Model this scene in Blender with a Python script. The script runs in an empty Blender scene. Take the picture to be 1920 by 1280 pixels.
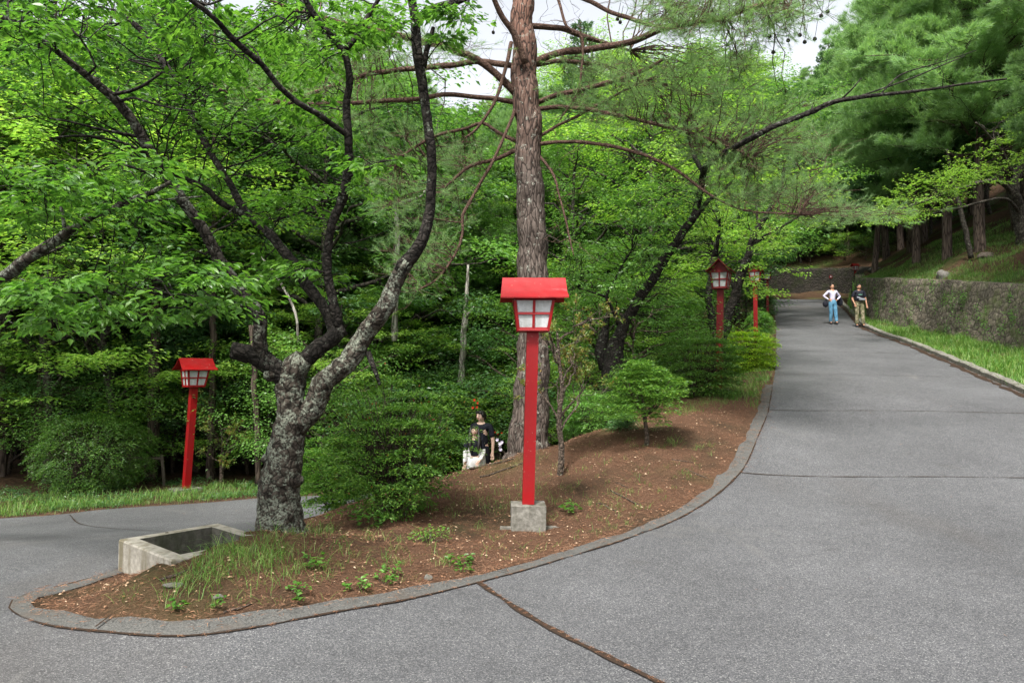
import bpy, bmesh, math, random
import numpy as np
from mathutils import Vector, Matrix, noise, geometry
from mathutils.bvhtree import BVHTree

S = bpy.context.scene
COL = S.collection
R = math.radians
rng = np.random.default_rng(7)
random.seed(7)

# ------------------------------------------------------------------ camera, sky, sun, exposure
F = 1333.0                      # focal length in pixels of the 1920 px wide photograph
TILT = math.atan(60 / F)
CAMZ = 1.6
cam = bpy.data.objects.new('camera', bpy.data.cameras.new('camera'))
COL.objects.link(cam)
cam.location = (0, 0, CAMZ)
cam.rotation_euler = (math.pi / 2 + TILT, 0, 0)
cam.data.sensor_width = 36
cam.data.lens = 36 * F / 1920
cam.data.clip_start = 0.05
cam.data.clip_end = 2000
S.camera = cam

SUN_EL, SUN_AZ = R(58), R(200)   # high light behind thin cloud
wd = bpy.data.worlds.new('World'); S.world = wd; wd.use_nodes = True
nt = wd.node_tree; nt.nodes.clear()
sky = nt.nodes.new('ShaderNodeTexSky'); sky.sky_type = 'NISHITA'; sky.sun_disc = False
sky.sun_elevation = SUN_EL; sky.sun_rotation = SUN_AZ
sky.air_density = 1.0; sky.dust_density = 4.0; sky.ozone_density = 1.0
hs = nt.nodes.new('ShaderNodeHueSaturation'); hs.inputs['Saturation'].default_value = 0.22
bg = nt.nodes.new('ShaderNodeBackground'); bg.inputs['Strength'].default_value = 0.13
wo = nt.nodes.new('ShaderNodeOutputWorld')
nt.links.new(sky.outputs[0], hs.inputs['Color']); nt.links.new(hs.outputs[0], bg.inputs['Color'])
nt.links.new(bg.outputs[0], wo.inputs['Surface'])
sl = bpy.data.lights.new('sun', 'SUN'); sl.energy = 2.9; sl.angle = R(11); sl.color = (1.0, 0.96, 0.9)
sun = bpy.data.objects.new('sun', sl); COL.objects.link(sun)
sun.rotation_euler = (math.pi / 2 - SUN_EL, 0, math.pi - SUN_AZ)
S.view_settings.view_transform = 'Standard'; S.view_settings.look = 'None'
S.view_settings.exposure = 1.48; S.view_settings.gamma = 1
S.cycles.max_bounces = 6; S.cycles.diffuse_bounces = 3; S.cycles.glossy_bounces = 2
S.cycles.transmission_bounces = 4; S.cycles.caustics_reflective = False; S.cycles.caustics_refractive = False

# ------------------------------------------------------------------ helpers
CT, ST = math.cos(TILT), math.sin(TILT)
def ray(px, py):
    u, v = (px - 960) / F, (640 - py) / F
    return Vector((u, CT - v * ST, ST + v * CT))
def W(px, py, D):               # the point seen at a pixel, D metres ahead
    r = ray(px, py); r = r * (D / r.y)
    return Vector((r.x, r.y, r.z + CAMZ))

def tag(o, label=None, cat=None, group=None, kind=None):
    if label: o['label'] = label
    if cat: o['category'] = cat
    if group: o['group'] = group
    if kind: o['kind'] = kind
    return o
def empty(name, loc, label, cat, group=None, rz=0.0):
    o = bpy.data.objects.new(name, None); COL.objects.link(o)
    o.location = loc; o.rotation_euler.z = rz; o.empty_display_size = 0.2
    return tag(o, label, cat, group)

class Geo:
    def __init__(s): s.v = []; s.f = {3: [], 4: []}; s.n = 0
    def add(s, V, *Fs):
        V = np.asarray(V, dtype=np.float32).reshape(-1, 3)
        for f in Fs:
            f = np.asarray(f, dtype=np.int64)
            if len(f): s.f[f.shape[1]].append(f + s.n)
        s.v.append(V); s.n += len(V)
    def xf(s, fn):
        s.v = [np.array([fn(Vector(p)) for p in v], dtype=np.float32) for v in s.v]; return s
    def mesh(s, name, mat, smooth=False):
        me = bpy.data.meshes.new(name)
        V = np.concatenate(s.v) if s.v else np.zeros((0, 3), np.float32)
        me.vertices.add(len(V)); me.vertices.foreach_set('co', V.ravel())
        loops, starts, tot = [], [], 0
        for k in (3, 4):
            if s.f[k]:
                f = np.concatenate(s.f[k]); loops.append(f.ravel())
                starts.append(tot + np.arange(len(f)) * k); tot += f.size
        lo = np.concatenate(loops).astype(np.int32); st = np.concatenate(starts).astype(np.int32)
        me.loops.add(len(lo)); me.loops.foreach_set('vertex_index', lo)
        me.polygons.add(len(st)); me.polygons.foreach_set('loop_start', st)
        me.polygons.foreach_set('use_smooth', np.full(len(st), smooth))
        me.update(calc_edges=True)
        if mat: me.materials.append(mat)
        return me
    def build(s, name, mat, parent=None, smooth=False):
        o = bpy.data.objects.new(name, s.mesh(name, mat, smooth)); COL.objects.link(o)
        if parent is not None: o.parent = parent
        return o

def box(g, c, s, rot=None):
    x, y, z = [k / 2 for k in s]
    V = [Vector((a * x, b * y, d * z)) for d in (-1, 1) for b in (-1, 1) for a in (-1, 1)]
    if rot is not None: V = [rot @ v for v in V]
    V = [v + Vector(c) for v in V]
    g.add(V, [[0, 2, 3, 1], [4, 5, 7, 6], [0, 1, 5, 4], [2, 6, 7, 3], [0, 4, 6, 2], [1, 3, 7, 5]])

def hexa(g, V):                 # eight corners: bottom 4 (ccw), top 4 (ccw)
    g.add(V, [[3, 2, 1, 0], [4, 5, 6, 7], [0, 1, 5, 4], [1, 2, 6, 5], [2, 3, 7, 6], [3, 0, 4, 7]])

def crom(P, step):              # Catmull-Rom resample of rows (any number of columns; spacing on the first 3)
    P = np.asarray(P, float)
    if len(P) < 3:
        n = max(2, int(np.linalg.norm(P[1, :3] - P[0, :3]) / step) + 1)
        t = np.linspace(0, 1, n)[:, None]; return P[0] * (1 - t) + P[1] * t
    Q = np.vstack([2 * P[0] - P[1], P, 2 * P[-1] - P[-2]]); out = []
    for i in range(1, len(Q) - 2):
        n = max(1, int(np.linalg.norm(Q[i + 1, :3] - Q[i, :3]) / step))
        t = (np.arange(n) / n)[:, None]
        a, b, c, d = Q[i - 1], Q[i], Q[i + 1], Q[i + 2]
        out.append(.5 * (2 * b + (c - a) * t + (2 * a - 5 * b + 4 * c - d) * t ** 2 + (3 * b - a - 3 * c + d) * t ** 3))
    out.append(P[-1:]); return np.vstack(out)

def tube(g, P, r, k=8, rough=0.0, cap=True, lobes=0.0, seed=0):
    P = np.asarray(P, float); r = np.asarray(r, float); n = len(P)
    T = np.gradient(P, axis=0); T /= np.linalg.norm(T, axis=1)[:, None] + 1e-9
    ref = np.array([0.31, 0.17, 0.93]) if abs(T[0, 2]) < .9 else np.array([0.95, 0.3, 0.1])
    N = np.zeros_like(P); u = ref - T[0] * ref.dot(T[0]); u /= np.linalg.norm(u)
    for i in range(n):
        u = u - T[i] * u.dot(T[i]); u /= np.linalg.norm(u) + 1e-9; N[i] = u
    B = np.cross(T, N); a = np.arange(k) / k * 2 * np.pi
    rr = r[:, None] * np.ones((1, k))
    if rough:
        for i in range(n):
            for j in range(k):
                d = N[i] * math.cos(a[j]) + B[i] * math.sin(a[j])
                q = Vector(P[i] + d * r[i]); s = max(r[i], .02)
                rr[i, j] *= 1 + rough * (noise.noise(q * (1.1 / s) + Vector((seed, 0, 0))) + .6 * noise.noise(q * (3.2 / s)))
    if lobes:
        rr *= 1 + lobes * np.sin(a * 5 + seed)[None, :] * np.exp(-np.arange(n)[:, None] / max(1, n * .12))
    V = P[:, None, :] + (N[:, None, :] * np.cos(a)[None, :, None] + B[:, None, :] * np.sin(a)[None, :, None]) * rr[:, :, None]
    V = V.reshape(-1, 3)
    i, j = np.meshgrid(np.arange(n - 1), np.arange(k), indexing='ij'); j2 = (j + 1) % k
    q = np.stack([i * k + j, i * k + j2, (i + 1) * k + j2, (i + 1) * k + j], -1).reshape(-1, 4)
    if cap:
        V = np.vstack([V, P[0], P[-1]]); c0, c1 = n * k, n * k + 1; jj = np.arange(k); j3 = (jj + 1) % k
        t = np.vstack([np.stack([np.full(k, c0), j3, jj], -1), np.stack([np.full(k, c1), (n - 1) * k + jj, (n - 1) * k + j3], -1)])
        g.add(V, q, t)
    else: g.add(V, q)

def unit(a): return a / (np.linalg.norm(a, axis=-1, keepdims=True) + 1e-9)
LEAF4 = (np.array([[0, 0, 0], [-.5, .42, .10], [0, 1, -.06], [.5, .42, .10]]), np.array([[0, 1, 2], [0, 2, 3]]))
LEAF8 = (np.array([[0, 0, 0], [-.36, .22, .07], [-.5, .5, .10], [-.27, .8, .03], [0, 1.05, -.1], [.27, .8, .03], [.5, .5, .10], [.36, .22, .07], [0, .5, -.02]]),
         np.array([[0, 1, 8], [1, 2, 8], [2, 3, 8], [3, 4, 8], [4, 5, 8], [5, 6, 8], [6, 7, 8], [7, 0, 8]]))
NEED = (np.array([[-.5, 0, 0], [.5, 0, 0], [0, 1, 0]]), np.array([[0, 1, 2]]))
def leaves(g, P, dirs, nrm, L, wr=.5, tpl=LEAF4):
    T, Fc = tpl; n = len(P)
    f = unit(dirs); s = unit(np.cross(f, nrm)); u = np.cross(s, f)
    L = np.broadcast_to(np.asarray(L, float), (n,))[:, None, None]
    V = P[:, None, :] + L * (T[None, :, 0:1] * wr * s[:, None, :] + T[None, :, 1:2] * f[:, None, :] + T[None, :, 2:3] * u[:, None, :])
    m = len(T)
    Fa = (Fc[None] + (np.arange(n) * m)[:, None, None]).reshape(-1, Fc.shape[1])
    g.add(V.reshape(-1, 3), Fa)

# ------------------------------------------------------------------ materials
class NT:
    def __init__(s, name, rough=.8, spec=.3):
        s.m = bpy.data.materials.new(name); s.m.use_nodes = True; s.t = s.m.node_tree; s.t.nodes.clear()
        s.out = s.new('ShaderNodeOutputMaterial'); s.b = s.new('ShaderNodeBsdfPrincipled')
        s.b.inputs['Roughness'].default_value = rough; s.b.inputs['Specular IOR Level'].default_value = spec
        s.link(s.b.outputs[0], s.out.inputs[0]); s.co = None
    def new(s, k, **kw):
        n = s.t.nodes.new(k)
        for a, v in kw.items(): setattr(n, a, v)
        return n
    def link(s, a, b): s.t.links.new(a, b)
    def coord(s, scale=(1, 1, 1), kind='Object'):
        tc = s.new('ShaderNodeTexCoord'); mp = s.new('ShaderNodeMapping')
        mp.inputs['Scale'].default_value = scale; s.link(tc.outputs[kind], mp.inputs[0]); return mp.outputs[0]
    def noise(s, scale, detail=4, vec=None, rough=.55, dist=0):
        n = s.new('ShaderNodeTexNoise'); n.inputs['Scale'].default_value = scale; n.inputs['Detail'].default_value = detail
        n.inputs['Roughness'].default_value = rough; n.inputs['Distortion'].default_value = dist
        s.link(vec if vec is not None else s.coord(), n.inputs['Vector']); return n.outputs['Fac']
    def voro(s, scale, vec=None, feat='F1', out='Distance', rnd=1):
        n = s.new('ShaderNodeTexVoronoi', feature=feat); n.inputs['Scale'].default_value = scale; n.inputs['Randomness'].default_value = rnd
        s.link(vec if vec is not None else s.coord(), n.inputs['Vector']); return n.outputs[out]
    def ramp(s, fac, stops):
        n = s.new('ShaderNodeValToRGB'); e = n.color_ramp.elements
        while len(e) < len(stops): e.new(.5)
        for k, (p, c) in enumerate(stops):
            e[k].position = p; e[k].color = (c[0], c[1], c[2], 1) if hasattr(c, '__len__') else (c, c, c, 1)
        s.link(fac, n.inputs[0]); return n.outputs[0]
    def mix(s, fac, a, b, mode='MIX'):
        n = s.new('ShaderNodeMix', data_type='RGBA', blend_type=mode)
        for sock, v in ((n.inputs['Factor'], fac), (n.inputs[6], a), (n.inputs[7], b)):
            if hasattr(v, 'links'): s.link(v, sock)
            elif hasattr(v, '__len__'): sock.default_value = (v[0], v[1], v[2], 1)
            else: sock.default_value = v
        return n.outputs[2]
    def col(s, c):
        if hasattr(c, 'links'): s.link(c, s.b.inputs['Base Color'])
        else: s.b.inputs['Base Color'].default_value = (*c, 1)
    def bump(s, h, strength=.5, dist=.02):
        n = s.new('ShaderNodeBump'); n.inputs['Strength'].default_value = strength; n.inputs['Distance'].default_value = dist
        s.link(h, n.inputs['Height']); s.link(n.outputs[0], s.b.inputs['Normal'])

def leaf_mat(name, c1, c2, c3=None, trans=.4, rough=.45, spec=.35, tcol=None):
    t = NT(name, rough, spec)
    gi = t.new('ShaderNodeNewGeometry'); oi = t.new('ShaderNodeObjectInfo')
    c = t.ramp(gi.outputs['Random Per Island'], [(0, c1), (.55, c2), (1, c3 or c2)])
    h = t.new('ShaderNodeHueSaturation'); t.link(c, h.inputs['Color'])
    mr = t.new('ShaderNodeMapRange'); mr.inputs[3].default_value = .82; mr.inputs[4].default_value = 1.18
    t.link(oi.outputs['Random'], mr.inputs[0]); t.link(mr.outputs[0], h.inputs['Value'])
    t.link(h.outputs[0], t.b.inputs['Base Color'])
    tr = t.new('ShaderNodeBsdfTranslucent'); ts = t.new('ShaderNodeMix', data_type='RGBA', blend_type='MULTIPLY')
    ts.inputs['Factor'].default_value = 1; t.link(h.outputs[0], ts.inputs[6]); ts.inputs[7].default_value = (*(tcol or (1.45, 1.55, .8)), 1)
    t.link(ts.outputs[2], tr.inputs['Color'])
    mx = t.new('ShaderNodeMixShader'); mx.inputs[0].default_value = trans
    t.link(t.b.outputs[0], mx.inputs[1]); t.link(tr.outputs[0], mx.inputs[2]); t.link(mx.outputs[0], t.out.inputs[0])
    return t.m

M = {}
M['cherry_leaf'] = leaf_mat('cherry_leaf', (.062, .16, .026), (.092, .215, .034), (.14, .28, .046), .5, .4, .45)
M['maple_leaf'] = leaf_mat('bright_leaf', (.135, .27, .045), (.20, .355, .06), (.30, .43, .09), .48)
M['mid_leaf'] = leaf_mat('mid_leaf', (.075, .18, .040), (.11, .24, .05), (.17, .32, .07), .45, .35, .5)
M['clip_leaf'] = leaf_mat('clipped_leaf', (.040, .11, .018), (.07, .165, .024), (.13, .24, .032), .3, .4, .45)
M['dark_leaf'] = leaf_mat('dark_leaf', (.040, .105, .034), (.060, .145, .045), (.10, .20, .06), .34, .32, .6)
M['azalea_leaf'] = leaf_mat('azalea_leaf', (.055, .15, .022), (.10, .225, .03), (.19, .33, .045), .35)
M['azalea_red'] = leaf_mat('azalea_bud', (.30, .06, .03), (.22, .10, .03), (.18, .16, .03), .3)
M['gold_leaf'] = leaf_mat('gold_azalea_leaf', (.10, .24, .02), (.22, .36, .025), (.36, .46, .03), .4)
M['bare_leaf'] = leaf_mat('sparse_leaf', (.16, .22, .04), (.12, .20, .04), (.30, .18, .06), .4)
M['needle'] = leaf_mat('pine_needle', (.13, .235, .095), (.17, .29, .12), (.24, .37, .15), .45, .5, .3)
M['cedar'] = leaf_mat('cedar_spray', (.038, .10, .036), (.060, .14, .045), (.10, .19, .06), .28, .55, .3)
M['grass'] = leaf_mat('grass_blade', (.055, .15, .025), (.10, .22, .035), (.24, .29, .10), .35)
M['litter'] = leaf_mat('dry_needle', (.13, .060, .035), (.20, .10, .056), (.34, .20, .125), .1, .8, .15, (1, 1, 1))
M['dryleaf'] = leaf_mat('dry_leaf', (.18, .085, .045), (.32, .19, .11), (.50, .38, .26), .1, .8, .15, (1, 1, 1))
M['flower'] = leaf_mat('violet_petal', (.55, .45, .75), (.75, .70, .85), (.8, .8, .85), .3)
M['redflower'] = leaf_mat('red_petal', (.65, .03, .01), (.75, .05, .02), (.6, .08, .02), .3, tcol=(1, 1, 1))

def bark(name, dark, mid, lich, lamt, scale=(1, 1, .35), vs=9, tint=None):
    t = NT(name, .9, .15); v0 = t.coord(scale); nd = t.new('ShaderNodeTexNoise'); nd.inputs['Scale'].default_value = vs * .35; nd.inputs['Detail'].default_value = 4; t.link(v0, nd.inputs['Vector'])
    mm = t.new('ShaderNodeVectorMath', operation='MULTIPLY_ADD'); t.link(nd.outputs['Color'], mm.inputs[0]); mm.inputs[1].default_value = (.16, .16, .16); t.link(v0, mm.inputs[2]); v = mm.outputs[0]
    a = t.noise(14, 6, v); b = t.voro(vs, v, 'DISTANCE_TO_EDGE')
    c = t.ramp(a, [(.3, dark), (.7, mid)])
    if tint:                    # the upper stem sheds to orange bark
        tc = t.new('ShaderNodeTexCoord'); sp = t.new('ShaderNodeSeparateXYZ'); t.link(tc.outputs['Object'], sp.inputs[0])
        mr = t.new('ShaderNodeMapRange'); mr.inputs[1].default_value = tint[0]; mr.inputs[2].default_value = tint[1]; t.link(sp.outputs[2], mr.inputs[0])
        c = t.mix(mr.outputs[0], c, t.mix(a, tint[2], tint[3]))
    c = t.mix(t.ramp(b, [(.01, 1), (.13, 0)]), c, tuple(k * .4 for k in dark))
    ln = t.noise(10, 6, t.coord((1, 1, 1)), .72); ln2 = t.noise(55, 3, t.coord())
    lm = t.ramp(ln, [(lamt, 0), (lamt + .07, .85)]); lm2 = t.ramp(ln2, [(.40, 0), (.55, 1)])
    lf = t.mix(1.0, lm, lm2, 'MULTIPLY')
    c = t.mix(lf, c, t.mix(ln2, lich, tuple(k * 1.5 for k in lich)))
    t.col(c)
    ad = t.new('ShaderNodeMath', operation='ADD'); t.link(a, ad.inputs[0]); t.link(b, ad.inputs[1])
    t.bump(ad.outputs[0], .9, .03); return t.m
M['bark_cherry'] = bark('cherry_bark', (.022, .018, .014), (.075, .062, .050), (.15, .165, .13), .47, (1, 1, 1), 14)
M['bark_branch'] = bark('cherry_branch_bark', (.012, .011, .009), (.038, .032, .028), (.13, .145, .115), .58, (1, 1, 1), 16)
M['bark_limb'] = bark('cherry_limb_bark', (.018, .015, .012), (.06, .052, .044), (.14, .15, .12), .51, (1, 1, 1), 16)
M['bark_pine'] = bark('pine_bark', (.045, .034, .028), (.13, .105, .09), (.24, .25, .21), .57, (1, 1, .24), 17, (4.6, 7.2, (.11, .055, .038), (.22, .125, .095)))
M['bark_pinebr'] = bark('pine_branch_bark', (.065, .038, .028), (.16, .10, .075), (.3, .26, .22), .68, (1, 1, 1), 30)
M['bark_cedar'] = bark('cedar_bark', (.05, .036, .028), (.13, .10, .08), (.2, .2, .17), .66, (1, 1, .12), 12)
M['bark_grey'] = bark('grey_bark', (.035, .03, .026), (.085, .075, .06), (.2, .2, .17), .58, (1, 1, .6), 12)
M['bark_pale'] = bark('pale_dead_wood', (.22, .20, .17), (.42, .40, .36), (.5, .5, .45), .6, (1, 1, .2), 8)
M['twig'] = bark('twig_bark', (.05, .04, .03), (.12, .09, .07), (.25, .25, .2), .6, (1, 1, 1), 20)

def mk_asphalt():
    t = NT('worn_concrete_paving', .85, .3); v = t.coord()
    vn = t.new('ShaderNodeTexVoronoi'); vn.inputs['Scale'].default_value = 150; t.link(v, vn.inputs['Vector'])
    sep = t.new('ShaderNodeSeparateColor'); t.link(vn.outputs['Color'], sep.inputs[0])
    c = t.ramp(sep.outputs[0], [(0, (.028, .029, .031)), (.4, (.068, .069, .073)), (.75, (.108, .109, .112)), (.94, (.165, .165, .164)), (1, (.25, .25, .245))])
    c = t.mix(t.ramp(vn.outputs['Distance'], [(.35, 0), (.6, .55)]), c, (.045, .046, .05))
    big = t.noise(.55, 5, v, .6); c = t.mix(.8, c, t.ramp(big, [(.3, (.72, .72, .72)), (.7, (1.2, 1.2, 1.2))]), 'MULTIPLY')
    m2 = t.noise(6, 4, v); c = t.mix(.55, c, t.ramp(m2, [(.3, (.85, .85, .85)), (.7, (1.1, 1.1, 1.1))]), 'MULTIPLY')
    st = t.noise(.28, 4, t.coord((1, .35, 1)), .6); c = t.mix(t.ramp(st, [(.56, 0), (.70, .45)]), c, (.055, .048, .042))
    s2 = t.noise(1.7, 6, v, .75, 1.5); c = t.mix(t.ramp(s2, [(.60, 0), (.66, .35)]), c, (.04, .038, .036)); s3 = t.noise(.9, 5, t.coord((1, .5, 1)), .7, .8); c = t.mix(t.ramp(s3, [(.60, 0), (.75, .35)]), c, (.15, .145, .135))
    t.col(c); t.bump(vn.outputs['Distance'], .55, .006); return t.m
M['road'] = mk_asphalt()
def mk_kerb():
    t = NT('kerb_concrete', .9, .2); v = t.coord()
    a = t.noise(90, 3, v); b = t.noise(3, 5, v)
    c = t.ramp(a, [(.3, (.04, .04, .038)), (.55, (.082, .081, .076)), (.72, (.12, .117, .108)), (.85, (.20, .19, .175))])
    c = t.mix(t.ramp(b, [(.52, 0), (.72, .7)]), c, (.07, .05, .036)); t.col(c); t.bump(a, .6, .01); return t.m
M['kerb'] = mk_kerb()
def mk_conc(name, c1, c2, stain):
    t = NT(name, .85, .25); v = t.coord()
    a = t.noise(24, 6, v); s = t.noise(9, 5, t.coord((1, 1, .12))); c = t.ramp(a, [(.3, c1), (.7, c2)])
    c = t.mix(t.ramp(s, [(.47, 0), (.66, .8)]), c, stain); t.col(c); t.bump(t.noise(60, 4, v), .5, .008); return t.m
M['concrete'] = mk_conc('weathered_concrete', (.19, .175, .145), (.33, .31, .265), (.10, .085, .045))
M['block'] = mk_conc('rough_block_concrete', (.10, .095, .08), (.21, .20, .175), (.06, .058, .04))
def mk_soil():
    t = NT('needle_litter_soil', .95, .1); v = t.coord()
    a = t.noise(48, 6, v, .78); b = t.noise(1.1, 5, v); n2 = t.noise(240, 2, t.coord((1, .6, 1)))
    c = t.ramp(a, [(.3, (.05, .027, .018)), (.5, (.125, .068, .042)), (.66, (.20, .115, .072)), (.8, (.31, .20, .135))])
    c = t.mix(t.ramp(n2, [(.58, 0), (.7, .6)]), c, (.22, .15, .10))
    c = t.mix(t.ramp(b, [(.35, .75), (.5, 0)]), c, (.055, .042, .025))
    g = t.noise(.5, 5, v); c = t.mix(t.ramp(g, [(.55, 0), (.7, .55)]), c, (.055, .085, .022))
    t.col(c); t.bump(a, 1, .06); return t.m
M['soil'] = mk_soil()
def mk_floor():
    t = NT('forest_floor', .95, .1); v = t.coord()
    a = t.noise(9, 6, v, .7); b = t.noise(.35, 5, v)
    c = t.ramp(a, [(.3, (.022, .015, .009)), (.55, (.06, .036, .021)), (.75, (.11, .065, .038))])
    c = t.mix(t.ramp(b, [(.52, 0), (.66, .7)]), c, t.ramp(a, [(.3, (.02, .045, .01)), (.7, (.07, .14, .025))]))
    t.col(c); t.bump(a, 1, .08); return t.m
M['floor'] = mk_floor()
def mk_wall(k_=1.0):
    t = NT('stone_wall_face', .9, .2); v = t.coord((1, 1, 1.5)); v2 = t.coord((1, 1, .35))
    e = t.voro(3.1, v, 'DISTANCE_TO_EDGE'); k = t.voro(3.1, v, 'F1', 'Color'); a = t.noise(16, 6, v2, .7)
    c = t.ramp(a, [(.3, (.05, .042, .034)), (.5, (.115, .10, .08)), (.75, (.26, .23, .19))])
    sp = t.new('ShaderNodeSeparateColor'); t.link(k, sp.inputs[0]); c = t.mix(.6, c, t.ramp(sp.outputs[0], [(0, (.6, .6, .6)), (1, (1.3, 1.25, 1.2))]), 'MULTIPLY')
    c = t.mix(t.ramp(e, [(0, .85), (.07, 0)]), c, (.02, .018, .014))
    ms = t.noise(1.3, 6, t.coord(), .7); c = t.mix(t.ramp(ms, [(.5, 0), (.62, .6)]), c, (.07, .10, .025))
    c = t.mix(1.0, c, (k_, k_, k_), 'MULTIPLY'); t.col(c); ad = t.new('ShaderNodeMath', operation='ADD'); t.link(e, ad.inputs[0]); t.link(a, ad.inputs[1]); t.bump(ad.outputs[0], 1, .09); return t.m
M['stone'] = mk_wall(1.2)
def mk_red(name, base, worn):
    t = NT(name, .5, .3); v = t.coord(); a = t.noise(5, 6, v, .65)
    c = t.mix(t.ramp(a, [(.35, 0), (.75, .55)]), base, worn)
    ch = t.noise(26, 3, v); c = t.mix(t.ramp(ch, [(.68, 0), (.71, .8)]), c, (.26, .12, .09))
    t.col(c); t.link(t.ramp(a, [(.3, .38), (.7, .6)]), t.b.inputs['Roughness']); t.bump(t.noise(18, 4, v), .12, .01); return t.m
M['red'] = mk_red('red_paint', (.24, .003, .005), (.17, .007, .007))
M['red_shaded'] = mk_red('shaded_red_paint', (.15, .004, .006), (.11, .010, .010))  # darker copy of the red, the back-lit lantern's shade put into its colour
def plain(name, c, rough=.7, spec=.3, var=.25, sc=20):
    t = NT(name, rough, spec); a = t.noise(sc, 4); t.col(t.mix(a, tuple(k * (1 - var) for k in c), tuple(min(1, k * (1 + var)) for k in c))); return t.m
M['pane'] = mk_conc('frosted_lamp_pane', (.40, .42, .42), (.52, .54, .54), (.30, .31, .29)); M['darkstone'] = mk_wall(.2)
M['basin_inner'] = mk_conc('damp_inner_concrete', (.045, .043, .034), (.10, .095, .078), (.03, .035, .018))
M['rock'] = mk_conc('rock_grey', (.08, .075, .07), (.16, .15, .135), (.05, .05, .035))
M['wood'] = mk_conc('old_wood', (.07, .055, .045), (.14, .115, .09), (.05, .045, .03))
M['crack'] = plain('dirt_filled_joint', (.030, .020, .014), .95, .1, .6, 60)
# ------------------------------------------------------------------ the lie of the land
RZ = np.array([[-30, 0], [4, 0], [5.5, .0], [7.5, .15], [8.9, .38], [10, .6], [12, .95], [16, 1.55], [20, 2.15], [25, 2.95], [29, 3.55], [34, 4.4], [40, 5.45], [50, 6.85], [60, 7.7]])
def rz(y): return float(np.interp(y, RZ[:, 0], RZ[:, 1]))
LEFT = [(-.23, 5.54), (.41, 6.05), (1.22, 6.77), (1.86, 7.5), (2.4, 8.2), (2.9, 9.0), (3.39, 10), (4.3, 12), (5.9, 16), (7.44, 20), (9.3, 25), (10.8, 29), (12.6, 34), (14.7, 40), (16.8, 46), (17.9, 49.5)]
RIGHT = [(7.5, -20), (7.5, -5), (7.6, 4), (8.2, 8), (9.27, 12), (10.56, 16), (11.8, 20), (13.0, 25), (14.3, 29), (16.3, 34), (18.6, 40), (21.3, 46), (22.8, 50), (22.6, 53), (18, 55), (8, 54.6), (0, 54)]
NOSE = [(-3.25, 5.9), (-3.42, 5.6), (-3.53, 5.25), (-3.42, 4.92), (-2.96, 4.59), (-2.45, 4.44), (-2.02, 4.42), (-1.63, 4.52), (-1.28, 4.72), (-.80, 5.07)]
NEARB = [(-2.95, 8.2), (-2.5, 10.4), (-1.2, 12.4), (-.55, 13.4), (-.35, 14.4), (-.45, 15.2), (-.7, 16.0)]     # near edge of the lower path
FARB = [(-2.6, 16.0), (-2.9, 15), (-3.27, 13.6), (-4.5, 13.0), (-5.25, 12.5), (-6.7, 11.8), (-7.85, 10.9), (-14, 9), (-40, 5)]
BW = np.array([-3.21, 5.87]), np.array([-2.66, 6.5]), np.array([-1.92, 5.85]), np.array([-2.47, 5.22])  # basin corners L B R F

ctl = []
for x, y in LEFT: ctl.append((x, y, rz(y)))
for x, y in RIGHT: ctl.append((x, y, rz(y)))
for x, y in [(7, 0), (4, 2), (5.5, 6), (5, 8), (6.5, 12), (8.2, 16), (9.6, 20), (12.5, 29), (16.5, 40)]: ctl.append((x, y, rz(y)))
for x, y in [(11, 0), (12, 8), (13.5, 15), (15.5, 22), (18, 30), (22, 40), (26, 50)]: ctl.append((x, y, rz(y) + .12))
ctl += [(0, 0, 0), (-4, 0, 0), (-10, -8, 0), (10, -10, 0), (-30, -15, 0), (0, -20, 0), (0, 3.5, 0), (-4.5, 3.5, 0), (2.5, 4.5, 0),
        (-3.5, 5.1, 0), (-2, 4.45, 0), (-.8, 5.07, 0), (-4.5, 6.5, -.06), (-4.5, 8, -.2), (-7.85, 10.9, -.6), (-14, 9, -.6), (-28, 5, -.5), (-5.25, 12.5, -.64), (-3.27, 13.6, -.7),
        (-2.95, 8.2, -.2), (-2.5, 10.4, -.45), (-1.2, 12.4, -.7), (-.68, 14, -.87), (-.2, 17, -1.0), (-3, 17, -1.0), (0, 28, -.9), (-3.5, 28, -.9),
        (-2.25, 5.5, .27), (-2.12, 5.9, .32), (-1.9, 6.3, .20), (-2.05, 6.5, .13), (-2.65, 5.05, .09), (-2.45, 5.12, .17), (-3.1, 5.6, -.01), (-2.9, 5.3, .03), (-1.3, 7.3, .1), (-1.2, 5.8, .10), (.14, 7.4, .02), (.0, 6.3, .0), (-.4, 10, .33), (-1.6, 9.0, 0.05), (.6, 9.2, .29), (.3, 11, .36), (1.78, 9.5, .64),
        (2.8, 11, .92), (3.4, 13, 1.15), (4.1, 14, 1.25), (1.85, 13, .75), (1.0, 12.5, .3), (1.0, 15, -.3), (2.5, 17, .6), (4, 20, 1.2), (6, 26, 2.3), (3, 30, .5), (9, 34, 3.6), (5, 40, 2.2), (10, 46, 5), (2, 46, 4), (0, 54, 6),
        (-6.5, 14, -.68), (-8, 16, -.7), (-12, 18, -.6), (-10, 28, -.6), (-20, 30, -.2), (-30, 30, .5), (-40, 10, 0), (-15, 45, 2.5), (-30, 50, 5), (-50, 60, 9), (-15, 62, 7), (5, 66, 9.5), (25, 66, 11),
        (-70, 20, 4), (-80, 120, 34), (0, 120, 34), (70, 120, 36), (-120, 0, 6), (60, 0, 2), (60, 40, 8), (110, 60, 20), (-110, -60, 0), (110, -60, 0)]
ctl = np.array(ctl)
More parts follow.
